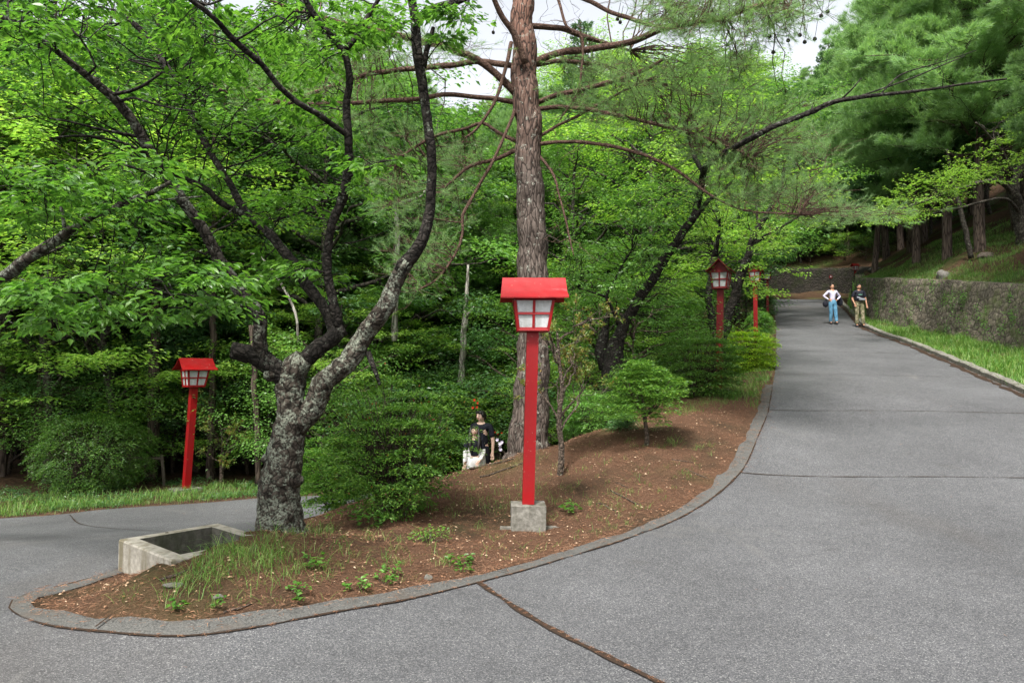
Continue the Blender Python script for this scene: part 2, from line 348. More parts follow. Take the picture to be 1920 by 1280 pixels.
def _tps(P, Z):
    n = len(P); d = np.linalg.norm(P[:, None] - P[None], axis=-1)
    K = np.where(d > 0, d * d * np.log(d + 1e-12), 0) + np.eye(n) * .02
    A = np.zeros((n + 3, n + 3)); A[:n, :n] = K; A[:n, n] = 1; A[:n, n + 1:] = P; A[n, :n] = 1; A[n + 1:, :n] = P.T
    return np.linalg.solve(A, np.r_[Z, 0, 0, 0])
_c = _tps(ctl[:, :2], ctl[:, 2]); _P = ctl[:, :2]
def H(X, Y):
    X = np.asarray(X, float); Y = np.asarray(Y, float); q = np.stack([X.ravel(), Y.ravel()], 1); out = np.zeros(len(q))
    for a in range(0, len(q), 4000):
        d = np.linalg.norm(q[a:a + 4000, None] - _P[None], axis=-1)
        out[a:a + 4000] = (d * d * np.log(d + 1e-12)) @ _c[:-3] + _c[-3] + q[a:a + 4000] @ _c[-2:]
    return out.reshape(X.shape)

def dense(pts, step): return [tuple(p) for p in crom([(a, b, 0) for a, b in pts], step)[:, :2]]
front = dense(NOSE + LEFT, .12)
ISL = front + dense([(17.9, 49.5), (16.5, 51.5), (13, 51.5), (6, 51)], 1) [1:]+ [(0, 50.5)] + dense(NEARB[::-1], .3) 
OUT = [(-40, -20)] + RIGHT[:1] + dense(RIGHT, .35)[1:] + [(0, 50.6), (3, 44), (2.5, 34), (1.2, 20), (-.66, 16.05)] + dense(FARB, .35)
def inpoly(P, poly):
    P = np.asarray(P); x, y = P[:, 0], P[:, 1]; c = np.zeros(len(P), bool); q = np.array(poly); j = len(q) - 1
    for i in range(len(q)):
        a, b = q[i], q[j]
        m = (a[1] > y) != (b[1] > y)
        if m.any(): c ^= m & (x < (b[0] - a[0]) * (y - a[1]) / ((b[1] - a[1]) if b[1] != a[1] else 1e-9) + a[0])
        j = i
    return c
def offset(pts, d):
    p = np.array(pts); t = np.gradient(p, axis=0); t /= np.linalg.norm(t, axis=1)[:, None]; return p + np.stack([-t[:, 1], t[:, 0]], 1) * d
fr = np.array(front); kn = int(np.argmax(fr[:, 1] * (fr[:, 0] > 3) > 14.5))
KO = fr[:kn]; KI = offset(KO, .155); KI += np.array([[noise.noise((p[0] * 2.5, p[1] * 2.5, 1)), noise.noise((p[0] * 2.5, p[1] * 2.5, 8))] for p in KI]) * .06       # outer and inner edge of the kerb round the island
ctr = np.array([-2.6, 5.2])

# every vertex of one triangulation; the faces are shared out between paving, kerb and ground
pts, edges = [], []
def chain(P, closed=False):
    a = len(pts); pts.extend([tuple(map(float, p)) for p in P])
    edges.extend([(a + i, a + i + 1) for i in range(len(P) - 1)])
    if closed: edges.append((a + len(P) - 1, a))
chain(ISL, True); chain(OUT, True); chain(KI)
a0 = len(pts); pts.append(tuple(KO[-1])); pts.append(tuple(KI[-1])); edges.append((a0, a0 + 1))
pts.append(tuple(KO[0])); pts.append(tuple(KI[0])); edges.append((a0 + 2, a0 + 3))
def grid(x0, x1, y0, y1, st, jit=.35):
    X, Y = np.meshgrid(np.arange(x0, x1, st), np.arange(y0, y1, st)); q = np.stack([X.ravel(), Y.ravel()], 1)
    return q + rng.uniform(-jit, jit, q.shape) * st
G1 = grid(-5, 6, 3.2, 14, .125); G2 = grid(-14, 18, -2, 36, .45); G3 = grid(-42, 42, -20, 84, 1.6); G4 = grid(-220, 220, -80, 260, 9)
G2 = G2[~((G2[:, 0] > -5) & (G2[:, 0] < 6) & (G2[:, 1] > 3.2) & (G2[:, 1] < 14))]
G3 = G3[~((G3[:, 0] > -14) & (G3[:, 0] < 18) & (G3[:, 1] > -2) & (G3[:, 1] < 36))]
G4 = G4[~((G4[:, 0] > -42) & (G4[:, 0] < 42) & (G4[:, 1] > -20) & (G4[:, 1] < 84))]
pts.extend(map(tuple, np.vstack([G1, G2, G3, G4])))
cv, ce, cf, _, _, _ = geometry.delaunay_2d_cdt([Vector(p) for p in pts], edges, [], 0, 1e-5)
XY = np.array([(v.x, v.y) for v in cv]); FT = np.array([tuple(f) for f in cf])
cen = XY[FT].mean(1)
isl = inpoly(cen, ISL); paved = inpoly(cen, OUT) & ~isl
band = np.vstack([KO, KI[::-1]]); kerbf = inpoly(cen, band) & isl
soilf = ~paved & ~kerbf
bxp = np.array(BW)
ctrb = bxp.mean(0)
Z = H(XY[:, 0], XY[:, 1])
bnd = np.vstack([np.array(ISL), np.array(OUT[1:]), KI])
def distto(P, B, big=9.0):
    out = np.full(len(P), big)
    for a in range(0, len(P), 2000):
        out[a:a + 2000] = np.linalg.norm(P[a:a + 2000, None] - B[None], axis=-1).min(1)
    return out
DB = distto(XY, bnd); pv = inpoly(XY, OUT) & (~inpoly(XY, ISL)); kb = inpoly(XY, band)
NZ = np.array([noise.fractal((x * 1.3, y * 1.3, 0), 1, 2, 4) for x, y in XY]); NF = np.array([noise.noise((x * 7, y * 7, 3)) for x, y in XY])
far = np.clip((np.hypot(XY[:, 0], XY[:, 1]) - 15) / 20, 0, 1)
soft = np.clip((DB - .05) / .6, 0, 1)
ZS = Z + np.where(pv | kb, 0, soft * (NZ * (.07 + .25 * far) + NF * .030))
inb = inpoly(XY, bxp * .82 + ctrb * .18)           # earth inside the open basin lies lower
ZS = np.where(inb, -.40, ZS)
def sub(mask, name, mat, z, smooth=True):
    f = FT[mask]; u, inv = np.unique(f, return_inverse=True)
    V = np.c_[XY[u], z[u]]; Fv = inv.reshape(f.shape)
    a, b, c = V[Fv[:, 0]], V[Fv[:, 1]], V[Fv[:, 2]]
    fl = np.cross(b - a, c - a)[:, 2] < 0; Fv[fl] = Fv[fl][:, ::-1]
    g = Geo(); g.add(V, Fv); return g.build(name, M[mat], smooth=smooth), V, Fv
road, Vr, Fr = sub(paved, 'road', 'road', Z); tag(road, kind='structure')
ground, Vg, Fg = sub(soilf, 'ground', 'soil', ZS); tag(ground, kind='structure')
ground.data.materials.append(M['floor'])
gc = Vg[Fg].mean(1); isn = inpoly(gc[:, :2], ISL) & (gc[:, 1] < 17)
ground.data.polygons.foreach_set('material_index', (~isn).astype(np.int32))
# kerb: a real low step with a worn top
f = FT[kerbf]; u, inv = np.unique(f, return_inverse=True); kz = Z[u] + .010 + .014 * NF[u]
Fk = inv.reshape(f.shape); V = np.c_[XY[u], kz]
fl = np.cross(V[Fk[:, 1]] - V[Fk[:, 0]], V[Fk[:, 2]] - V[Fk[:, 0]])[:, 2] < 0; Fk[fl] = Fk[fl][:, ::-1]
from collections import Counter
cnt = Counter(); orient = {}
for t3 in Fk:
    for i in range(3):
        e = (int(t3[i]), int(t3[(i + 1) % 3])); k = tuple(sorted(e)); cnt[k] += 1; orient[k] = e
rim = [orient[k] for k, c in cnt.items() if c == 1]; nV = len(V)
VK = V.copy(); VV = np.vstack([V, V - [0, 0, .12]]); q = [[b, a, a + nV, b + nV] for a, b in rim]
g = Geo(); g.add(VV, Fk, q); kerb = g.build('kerb', M['kerb']); tag(kerb, kind='structure')

# joints and needle-filled cracks: thin sheets just above the paving
def strip(P, w, lift, wob=.25):
    P = np.asarray(P, float); t = np.gradient(P, axis=0); t /= np.linalg.norm(t, axis=1)[:, None]; nn = np.stack([-t[:, 1], t[:, 0]], 1)
    ww = w * (1 + wob * np.array([noise.noise((p[0] * 3, p[1] * 3, 9)) * 2 for p in P]))[:, None]
    jig = np.array([noise.noise((p[0] * 5, p[1] * 5, 2)) for p in P])[:, None] * w * .35
    A, B = P + nn * (ww / 2 + jig), P - nn * (ww / 2 - jig); n = len(P)
    V = np.vstack([np.c_[A, H(A[:, 0], A[:, 1]) + lift], np.c_[B, H(B[:, 0], B[:, 1]) + lift]])
    i = np.arange(n - 1); return V, np.stack([i + n, i + 1 + n, i + 1, i], 1)
gj = Geo()
JW = dense([(-.25, 5.5), (.12, 4.75), (.45, 4.2), (.72, 3.78), (1.2, 3.0), (2, 1.6)], .08)
gj.add(*strip(JW, .042, .009, .5))
gj.add(*strip(offset(KO, -.006), .016, .010, .9))
for y, w in ((8.85, .022), (12.15, .02), (16.1, .02), (20.4, .02), (25, .02), (30, .02), (36, .02)):
    xl = np.interp(y, [p[1] for p in LEFT], [p[0] for p in LEFT]) + .03; xr = np.interp(y - .3, [p[1] for p in RIGHT[:12]], [p[0] for p in RIGHT[:12]]) - .1
    gj.add(*strip(dense([(xl, y), ((xl + xr) / 2, y - .08), (xr, y - .3)], .15), w * .7, .008, .6))
for k_ in (14, 36, 58, 80, 104, 128): gj.add(*strip([tuple(KO[k_] * (1 - t_) + KI[k_] * t_) for t_ in (0, .35, .7, .97)], .011, .030, .4)) if k_ < kn else None
gj.add(*strip(dense([(-6.9, 11.2), (-5.9, 9.9), (-4.6, 8.9), (-3.6, 8.2)], .15), .016, .008))
tag(gj.build('road_joint', M['crack']), kind='structure')

# ------------------------------------------------------------------ hillside on the right and behind the far bend
WL = [(9.8, -25), (10.3, -8), (10.8, 2), (11.4, 8), (12.6, 14.5), (14.4, 20), (15.15, 27), (16.5, 33), (18.3, 37.5), (22.4, 46), (25.5, 51), (26.6, 54.5), (25, 57.6), (20.5, 58.6), (12, 57.6), (0, 56.5), (-8, 55)]
WP = crom([(a, b, 0) for a, b in WL], .5)[:, :2]
def wall_h(y, x): return 1.9 if y < 30 else float(np.interp(y, [30, 37, 46, 54, 60], [1.85, 1.65, 1.8, 2.5, 2.7]))
tW = np.gradient(WP, axis=0); tW /= np.linalg.norm(tW, axis=1)[:, None]
for _ in range(30): tW[1:-1] = (tW[:-2] + tW[1:-1] + tW[2:]) / 3
tW /= np.linalg.norm(tW, axis=1)[:, None]
nW = np.stack([tW[:, 1], -tW[:, 0]], 1)
zb = np.array([rz(y) if x > 8 or y < 50 else 7.4 for x, y in WP]) + .05
zt = zb + np.array([wall_h(y, x) for x, y in WP])
ts = np.array([-.25, -.05, .1, .35, .7, 1.1, 1.6, 2.2, 3, 4, 5.2, 6.6, 8.2, 10, 12.5, 15.5, 19, 24, 30, 38, 50, 70])
V = []
for i, (p, n_) in enumerate(zip(WP, nW)):
    for t in ts:
        q = p + n_ * (t + .35); z = zt[i] - .04 + .50 * max(0, t) - .0022 * max(0, t) ** 2
        z += min(1, max(0, t) / 1.2) * (.5 * noise.fractal((q[0] * .35, q[1] * .35, 5), 1, 2, 4) + .07 * noise.noise((q[0] * 2, q[1] * 2, 7)))
        V.append((q[0], q[1], z if t > -.2 else z - .0))
n, m = len(WP), len(ts); i, j = np.meshgrid(np.arange(n - 1), np.arange(m - 1), indexing='ij')
Fh = np.stack([i * m + j, i * m + j + 1, (i + 1) * m + j + 1, (i + 1) * m + j], -1).reshape(-1, 4)
g = Geo(); g.add(V, Fh); hill = g.build('hillside', M['floor'], smooth=True); tag(hill, kind='structure')
hv = np.array(V)

def wallmesh(i0, i1):
    g = Geo(); rows = 13; V = []
    for a in range(i0, i1):
        for sgn in (0, 1):
            t_ = a + sgn * .5
            if a == i1 - 1 and sgn: break
            P_ = WP[a] * (1 - sgn * .5) + WP[min(a + 1, n - 1)] * sgn * .5; N_ = nW[a]
            b_ = zb[a] * (1 - sgn * .5) + zb[min(a + 1, n - 1)] * sgn * .5; tt = zt[a] * (1 - sgn * .5) + zt[min(a + 1, n - 1)] * sgn * .5
            for r_ in range(rows):
                k = r_ / (rows - 1); z = b_ - .4 + (tt - b_ + .4) * k; bt = .42 * k
                d = .08 * noise.noise((P_[0] * 2.3, P_[1] * 2.3, z * 3)) + .035 * noise.noise((P_[0] * 7, P_[1] * 7, z * 7))
                q = P_ + N_ * (bt - .42 + d); zz = z + (.05 * noise.noise((P_[0] * 1.5, P_[1] * 1.5, 0)) if r_ == rows - 1 else 0)
                V.append((q[0], q[1], zz))
            for bt, z in ((.45, tt + .01), (.45, b_ - .4)): q = P_ + N_ * bt; V.append((q[0], q[1], z))
    m = rows + 2; nn = len(V) // m; i, j = np.meshgrid(np.arange(nn - 1), np.arange(m), indexing='ij'); j2 = (j + 1) % m
    g.add(V, np.stack([i * m + j, (i + 1) * m + j, (i + 1) * m + j2, i * m + j2], -1).reshape(-1, 4)); return g
ib = int(np.argmax(WP[:, 1] > 39))
ic = int(np.argmax((WP[:, 1] > 57.4)))
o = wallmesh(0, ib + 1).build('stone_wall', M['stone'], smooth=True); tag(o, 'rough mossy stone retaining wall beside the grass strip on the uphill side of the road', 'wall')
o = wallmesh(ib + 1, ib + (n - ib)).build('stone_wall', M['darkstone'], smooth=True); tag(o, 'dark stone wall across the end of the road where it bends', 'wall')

# concrete edging on the uphill side, one worn run of stones
RE = np.array(dense([p for p in RIGHT if p[1] < 50], .25)); g = Geo(); V = []
tR = np.gradient(RE, axis=0); tR /= np.linalg.norm(tR, axis=1)[:, None]; nR = np.stack([tR[:, 1], -tR[:, 0]], 1)
for k, (p, q) in enumerate(zip(RE, nR)):
    z = float(H(p[0], p[1])); e = .03 * noise.noise((p[0] * 2, p[1] * 2, 4)); hk = .115 + e + (-.02 if k % 8 == 0 else 0)
    for o_, h_ in ((0.0, -.15), (.01, hk * .8), (.04, hk), (.16, hk), (.18, hk * .8), (.19, -.15)):
        V.append((p[0] + q[0] * o_, p[1] + q[1] * o_, z + h_))
nn = len(RE); i, j = np.meshgrid(np.arange(nn - 1), np.arange(5), indexing='ij')
g.add(V, np.stack([i * 6 + j, (i + 1) * 6 + j, (i + 1) * 6 + j + 1, i * 6 + j + 1], -1).reshape(-1, 4))
tag(g.build('kerb', M['block']), kind='structure')
# dirt and needles along that edging
gj = Geo(); gj.add(*strip(offset(RE[RE[:, 1] > 2], .10), .16, .007, .9)); tag(gj.build('road_joint', M['crack']), kind='structure')

# ground lookup by ray
allV = [tuple(v) for v in np.vstack([Vr, Vg, hv])]
allV += [tuple(v) for v in VK]
allF = [tuple(f + len(Vr) + len(Vg) + len(hv)) for f in Fk] + [tuple(f) for f in Fr] + [tuple(f + len(Vr)) for f in Fg] + [tuple(f + len(Vr) + len(Vg)) for f in Fh]
BVH = BVHTree.FromPolygons([Vector(v) for v in allV], allF)
def gz(x, y):
    h = BVH.ray_cast(Vector((x, y, 200)), Vector((0, 0, -1))); return h[0].z if h[0] else 0.0
def hit(px, py):
    for k in range(6):
        h = BVH.ray_cast(Vector((0, 0, CAMZ)), ray(px + k * .37, py + k * .53).normalized())
        if h[0] is not None: return h[0]
def at(px, D):                   # ground point under a picture column, D metres ahead
    x = (px - 960) / F * D; return Vector((x, D, gz(x, D)))
def ispaved(P): P = np.atleast_2d(P); return inpoly(P, OUT) & ~inpoly(P, ISL)
# ------------------------------------------------------------------ red lanterns
def qslab(g, a, b, c, d, th):    # a thin plate through four corners
    a, b, c, d = map(Vector, (a, b, c, d)); n_ = (b - a).cross(d - a).normalized() * (th / 2)
    hexa(g, [a - n_, b - n_, c - n_, d - n_, a + n_, b + n_, c + n_, d + n_])
def bar(g, p, q, w):
    p, q = Vector(p), Vector(q); d = (q - p).normalized(); u = d.cross(Vector((.13, .21, .97)) if abs(d.z) < .8 else Vector((1, 0, 0))).normalized(); v = d.cross(u)
    if abs(d.z) >= .8: u, v = Vector((1, 0, 0)), Vector((0, 1, 0))
    u, v = u * w / 2, v * w / 2
    hexa(g, [p - u - v, p + u - v, p + u + v, p - u + v, q - u - v, q + u - v, q + u + v, q - u + v])
def lantern(loc, rot, lean, label, base='block', red='red', scale=1.0, post=1.83):
    t = empty('street_lantern', loc, label, 'lantern', 'red roofed lanterns along the paths', R(rot))
    t.scale = (scale,) * 3
    L = Vector(lean)                      # sideways drift of the head, in world metres per metre
    L = Matrix.Rotation(-R(rot), 3, 'Z') @ Vector((L.x, L.y, 0))
    z0 = .19 if base == 'block' else .0
    def sh(p): p = Vector(p); return p + L * max(0, p.z - z0)
    bw, tw, hh = .15, .20, .33            # half widths of the lamp box, its height
    zb_, zt_ = z0 + post, z0 + post + hh
    by, ty = .125, .165
    g = Geo(); box(g, (0, 0, (z0 + zb_) / 2 - (0 if base == 'block' else .1)), (.122, .122, zb_ - z0 - .004 + (0 if base == 'block' else .2))); g.xf(sh); g.build('post', M[red], t)
    g = Geo()
    B = [(-bw, -by, zb_), (bw, -by, zb_), (bw, by, zb_), (-bw, by, zb_)]; T = [(-tw, -ty, zt_), (tw, -ty, zt_), (tw, ty, zt_), (-tw, ty, zt_)]
    for i in range(4):
        b0, b1, t0, t1 = Vector(B[i]), Vector(B[(i + 1) % 4]), Vector(T[i]), Vector(T[(i + 1) % 4])
        bar(g, b0, t0, .030); bar(g, b0 + Vector((0, 0, .016)), b1 + Vector((0, 0, .016)), .036); bar(g, t0, t1, .034)
        bar(g, (b0 + b1) / 2, (t0 + t1) / 2, .026); m0, m1 = b0.lerp(t0, .54), b1.lerp(t1, .54); bar(g, m0, m1, .024)
    qslab(g, *[Vector(b) + Vector((0, 0, .002)) for b in B], .012)
    fr_ = g.xf(sh).build('lamp_frame', M[red], t)
    for i in range(4):
        b0, b1, t0, t1 = [Vector(q) for q in (B[i], B[(i + 1) % 4], T[i], T[(i + 1) % 4])]
        mb, mt = (b0 + b1) / 2, (t0 + t1) / 2
        for (p0, p1, q0, q1) in ((b0, mb, t0, mt), (mb, b1, mt, t1)):
            for k0, k1 in ((.06, .50), (.58, .95)):
                a = [p0.lerp(q0, k0).lerp(p1.lerp(q1, k0), .04), p0.lerp(q0, k0).lerp(p1.lerp(q1, k0), .96), p0.lerp(q0, k1).lerp(p1.lerp(q1, k1), .96), p0.lerp(q0, k1).lerp(p1.lerp(q1, k1), .04)]
                c_ = Vector((0, 0, a[0].z)); a = [q + (Vector((0, 0, q.z)) - q) * .03 for q in a]
                g = Geo(); qslab(g, *a, .004); g.xf(sh).build('pane', M['pane'], fr_)
    # gable roof: two bent sheets and the two gable boards
    rl, dp, rh = .33, .245, .245
    for s in (-1, 1):
        g = Geo(); nx = 9; prof = [(0, rh), (.30, rh * .66), (.62, rh * .34), (.86, rh * .16), (1, rh * .08)]
        P = crom([(a, b, 0) for a, b in prof], .08)[:, :2]; V = []
        for k in range(nx):
            x = (k / (nx - 1) * 2 - 1)
            for a, b in P:
                wv = .006 * noise.noise((x * 3, a * 3 + s, loc[0])) + (.012 * max(0, x) ** 2 * (a > .5) * math.sin(a * 9))
                V.append((x * rl * (1 + .05 * a), s * a * dp, zt_ + b + wv - .01))
        m = len(P); i, j = np.meshgrid(np.arange(nx - 1), np.arange(m - 1), indexing='ij')
        q = np.stack([i * m + j, (i + 1) * m + j, (i + 1) * m + j + 1, i * m + j + 1], -1).reshape(-1, 4)
        V = np.array(V); V2 = V - [0, 0, .012]; g.add(np.vstack([V, V2]), q, q[:, ::-1] + len(V))
        ed = []
        for k in range(nx - 1): ed += [[k * m + m - 1, (k + 1) * m + m - 1, (k + 1) * m + m - 1 + len(V), k * m + m - 1 + len(V)], [k * m, (k + 1) * m, (k + 1) * m + len(V), k * m + len(V)]]
        for k in range(m - 1):
            for b in (0, (nx - 1) * m): ed.append([b + k, b + k + 1, b + k + 1 + len(V), b + k + len(V)])
        g.f[4].append(np.array(ed)); rf = g.xf(sh).build('roof', M[red], t)
    for s in (-1, 1):
        g = Geo(); x = s * (tw + .014)
        hexa(g, [(x - .006, -ty - .02, zt_ - .02), (x + .006, -ty - .02, zt_ - .02), (x + .006, ty + .02, zt_ - .02), (x - .006, ty + .02, zt_ - .02), (x - .006, -.012, zt_ + rh - .045), (x + .006, -.012, zt_ + rh - .045), (x + .006, .012, zt_ + rh - .045), (x - .006, .012, zt_ + rh - .045)])
        g.xf(sh).build('gable_board', M[red], t)
    if base == 'block':
        g = Geo(); n_ = 9
        bm = bmesh.new(); bmesh.ops.create_cube(bm, size=1); bmesh.ops.scale(bm, vec=(.35, .33, .32), verts=bm.verts); bmesh.ops.subdivide_edges(bm, edges=bm.edges[:], cuts=10, use_grid_fill=True)
        for v in bm.verts:
            q = v.co.copy(); low = max(0, .5 - (q.z + .16) / .32)
            v.co += q.normalized() * (.010 * noise.noise(q * 14) - .035 * low * max(0, noise.noise(q * 9 + Vector((3, 1, 0)))))
            v.co.z += .03
        me = bpy.data.meshes.new('base_block'); bm.to_mesh(me); bm.free(); me.materials.append(M['block']); o = bpy.data.objects.new('base_block', me); COL.objects.link(o); o.parent = t
    else:
        g = Geo(); box(g, (0, 0, .0), (.5, .42, .06)); g.build('base_slab', M['block'], t)
    return t
p = W(990, 985, 7.4)
lantern((p.x, p.y, .07), 1.5, (.028, 0), 'large red lantern on a rough concrete block in front of the pine trunk', post=1.775)
p = at(353, 14.0); lantern((p.x, p.y, p.z + .02), 48, (.06, 0), 'red lantern leaning slightly beside the clipped bush across the lower path', 'slab', post=2.0)
p = at(1347, 14.0); lantern((p.x, p.y, p.z + .0), 65, (.03, 0), 'dull red lantern standing among the bushes between two forked trunks, gable end to the road', 'slab', 'red_shaded', post=2.0)
p = at(1418, 22.0); lantern((p.x, p.y, p.z + .0), 68, (.0, 0), 'bright red lantern rising behind the yellow green azalea, leaves across its panes', 'slab', post=2.0)
p = at(1441, 33.0); lantern((p.x, p.y, p.z + .0), 68, (.0, 0), 'small red lantern mostly hidden by leaves at the road bend', 'slab', 'red_shaded', post=1.9, scale=.95)
p = at(1607, 47.0); lantern((p.x, p.y, p.z + 0.3), 15, (.0, 0), 'tiny distant red lantern where the mossy stone wall turns away', 'slab', 'red', post=2.1, scale=.78)
# loose slab in front of the big lantern, with a chip of red paint
p = hit(995, 992); g = Geo(); bm = bmesh.new(); bmesh.ops.create_cube(bm, size=1); bmesh.ops.scale(bm, vec=(.62, .07, .06), verts=bm.verts); bmesh.ops.subdivide_edges(bm, edges=bm.edges[:], cuts=8, use_grid_fill=True)
for v in bm.verts: v.co += Vector((.008 * noise.noise(v.co * 20), .008 * noise.noise(v.co * 20 + Vector((5, 0, 0))), .008 * noise.noise(v.co * 12 + Vector((0, 5, 0)))))
me = bpy.data.meshes.new('kerb_stone'); bm.to_mesh(me); bm.free(); me.materials.append(M['block']); o = bpy.data.objects.new('kerb_stone', me); COL.objects.link(o); o.location = (p.x, p.y, p.z + .0); o.rotation_euler = (0, 0, .02)
tag(o, 'narrow half-buried kerb stone in the dirt in front of the large lantern', 'kerb stone')
g = Geo(); box(g, (0, 0, 0), (.035, .03, .03), Matrix.Rotation(.5, 3, 'Z')); o = g.build('paint_chip', M['red']); o.location = (p.x - .04, p.y - .03, p.z + .045); tag(o, 'small red painted chip lying on the kerb stone', 'paint chip')

# ------------------------------------------------------------------ open concrete basin
def basin():
    Lc, Bc, Rc, Fc = BW; O = [Lc, Fc, Rc, Bc]; c = sum(O) / 4; t = .115
    e1 = (Fc - Lc) / np.linalg.norm(Fc - Lc); e2 = (Bc - Lc) / np.linalg.norm(Bc - Lc)
    I = [Lc + (e1 + e2) * t, Fc + (-e1 + e2) * t, Rc + (-e1 - e2) * t, Bc + (e1 - e2) * t]
    top, bot = .25, -.55; g = Geo(); b = .012
    V = [(*q, top - b) for q in O] + [(*(q + (c - q) * .02), top) for q in O] + [(*q, top) for q in I] + [(*q, bot) for q in O] + [(*q, bot) for q in I]
    F_ = []
    for i in range(4):
        j = (i + 1) % 4; F_ += [[12 + i, 12 + j, j, i], [i, j, 4 + j, 4 + i], [4 + i, 4 + j, 8 + j, 8 + i]]
    g.add(V, F_); o = g.build('concrete_basin', M['concrete']); tag(o, 'open topped square concrete basin half sunk in the grassy bank', 'basin')
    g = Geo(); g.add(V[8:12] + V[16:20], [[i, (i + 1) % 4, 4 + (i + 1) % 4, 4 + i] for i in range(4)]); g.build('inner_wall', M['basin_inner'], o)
    g = Geo(); q = Lc + e2 * .36 + e1 * .055; tube(g, [(*q, top + .001), (*q, top + .0035)], [.014, .014], 8); h = g.build('drain_hole', M['crack'], o)
basin()

# ------------------------------------------------------------------ traced trees
def limb(pts, widths=None):      # rows: px, py, D, width px  ->  x, y, z, radius
    out = []
    for px, py, D, w in pts: v = W(px, py, D); out.append((v.x, v.y, v.z, max(.003, w / 2 / F * D)))
    return out
def build_limb(g, rows, k, step=.07, rough=.25, lobes=0, seed=0):
    P = crom(rows, step); P[:, 3] = np.maximum(P[:, 3], .0025)
    if rough:
        for q in P:
            q[:3] += np.array([noise.noise((q[0] * 2.7, q[1] * 2.7, q[2] * 2.7 + s_)) for s_ in (0, 9, 18)]) * min(.05, q[3] * .55)
    tube(g, P[:, :3], P[:, 3], k, rough, lobes=lobes, seed=seed); return P
def twig(g, a, b, r0, r1, sag=0.0, k=4, n_=6, wig=.06):
    a, b = np.array(a, float), np.array(b, float); t = np.linspace(0, 1, n_)[:, None]; P = a * (1 - t) + b * t
    L = np.linalg.norm(b - a); P[1:-1] += rng.normal(0, wig * L / 2, (n_ - 2, 3)) * np.array([1, 1, .6]); P[:, 2] += (np.sin(t[:, 0] * np.pi) * sag * L)
    tube(g, P, np.linspace(r0, r1, n_), k, 0, cap=False); return P
def spray(gl, gt, root, c, rad, n_, ll, up=.9, droop=.25, tpl=LEAF4, wr=.5, flat=.12, dens=1.0, tw=.0022):
    """a layered spray: a twig forking out flat with leaves along its forks"""
    c = np.asarray(c, float); d = c - np.asarray(root, float); d[2] *= .35; d = d / (np.linalg.norm(d) + 1e-6)
    s = np.cross(d, [0, 0, 1]); s = s / (np.linalg.norm(s) + 1e-6); per = 9; nf = max(2, n_ // per)
    Ps, Ds = [], []
    for k in range(nf):
        t = (k + .5) / nf; a0 = c + d * (t * 2 - 1) * rad * .7; sd = (-1 if k % 2 else 1)
        dd = d * rng.uniform(.4, 1.0) + s * sd * rng.uniform(.5, 1.1) + np.array([0, 0, rng.uniform(-.35, .18)]); dd /= np.linalg.norm(dd)
        Lk = rad * rng.uniform(.55, 1.05); e = a0 + dd * Lk
        if gt is not None and k % 2 == 0: twig(gt, a0, e, tw, tw * .4, 0, 3, 3, .05)
        tt = rng.uniform(.1, 1.05, per)[:, None]; side = rng.choice([-1, 1], per)[:, None]; pp = a0 + dd * Lk * tt + rng.normal(0, flat * rad * .5, (per, 3)) * np.array([1, 1, .8])
        perp = np.cross(dd, [0, 0, 1]); Ps.append(pp); Ds.append(dd * .8 + perp * side * rng.uniform(.4, 1.2, (per, 1)) + np.array([0, 0, -1]) * rng.uniform(0, droop * 2.2, (per, 1)))
    P, D = np.vstack(Ps), np.vstack(Ds); m = len(P); N = np.array([0, 0, up]) + rng.normal(0, .33, (m, 3))
    leaves(gl, P, D, N, ll * rng.uniform(.6, 1.2, m), wr, tpl)
def region_pts(poly, n_, D0, D1):
    q = np.array(poly, float); lo, hi = q.min(0), q.max(0); out = []
    while len(out) < n_:
        c = rng.uniform(lo, hi, (200, 2)); c = c[inpoly(c, poly)]
        for px, py in c[:n_ - len(out)]: v = W(px, py, rng.uniform(D0, D1)); out.append((v.x, v.y, v.z))
    return np.array(out)
def foliage(gl, gt, skel, C, rad, n_, ll, r0=.006, maxd=3.0, sag=.05, **kw):
    """twigs from the nearest limb point out to each spray centre"""
    Q = np.vstack(skel)
    for c in C:
        d = np.linalg.norm(Q[:, :3] - c, axis=1) + np.clip(Q[:, 2] - c[2], 0, 5) * .3; i = int(np.argmin(d)); a = Q[i, :3]
        rr = rad * rng.uniform(.75, 1.25); tip = c + unit(c - a) * rr * .5
        if d[i] > maxd: continue
        twig(gt, a, tip, min(Q[i, 3] * .6, r0 * (1 + d[i] * .5)), .0025, sag, 4, 7, .07)
        spray(gl, gt, a, c, rr, n_, ll, **kw)

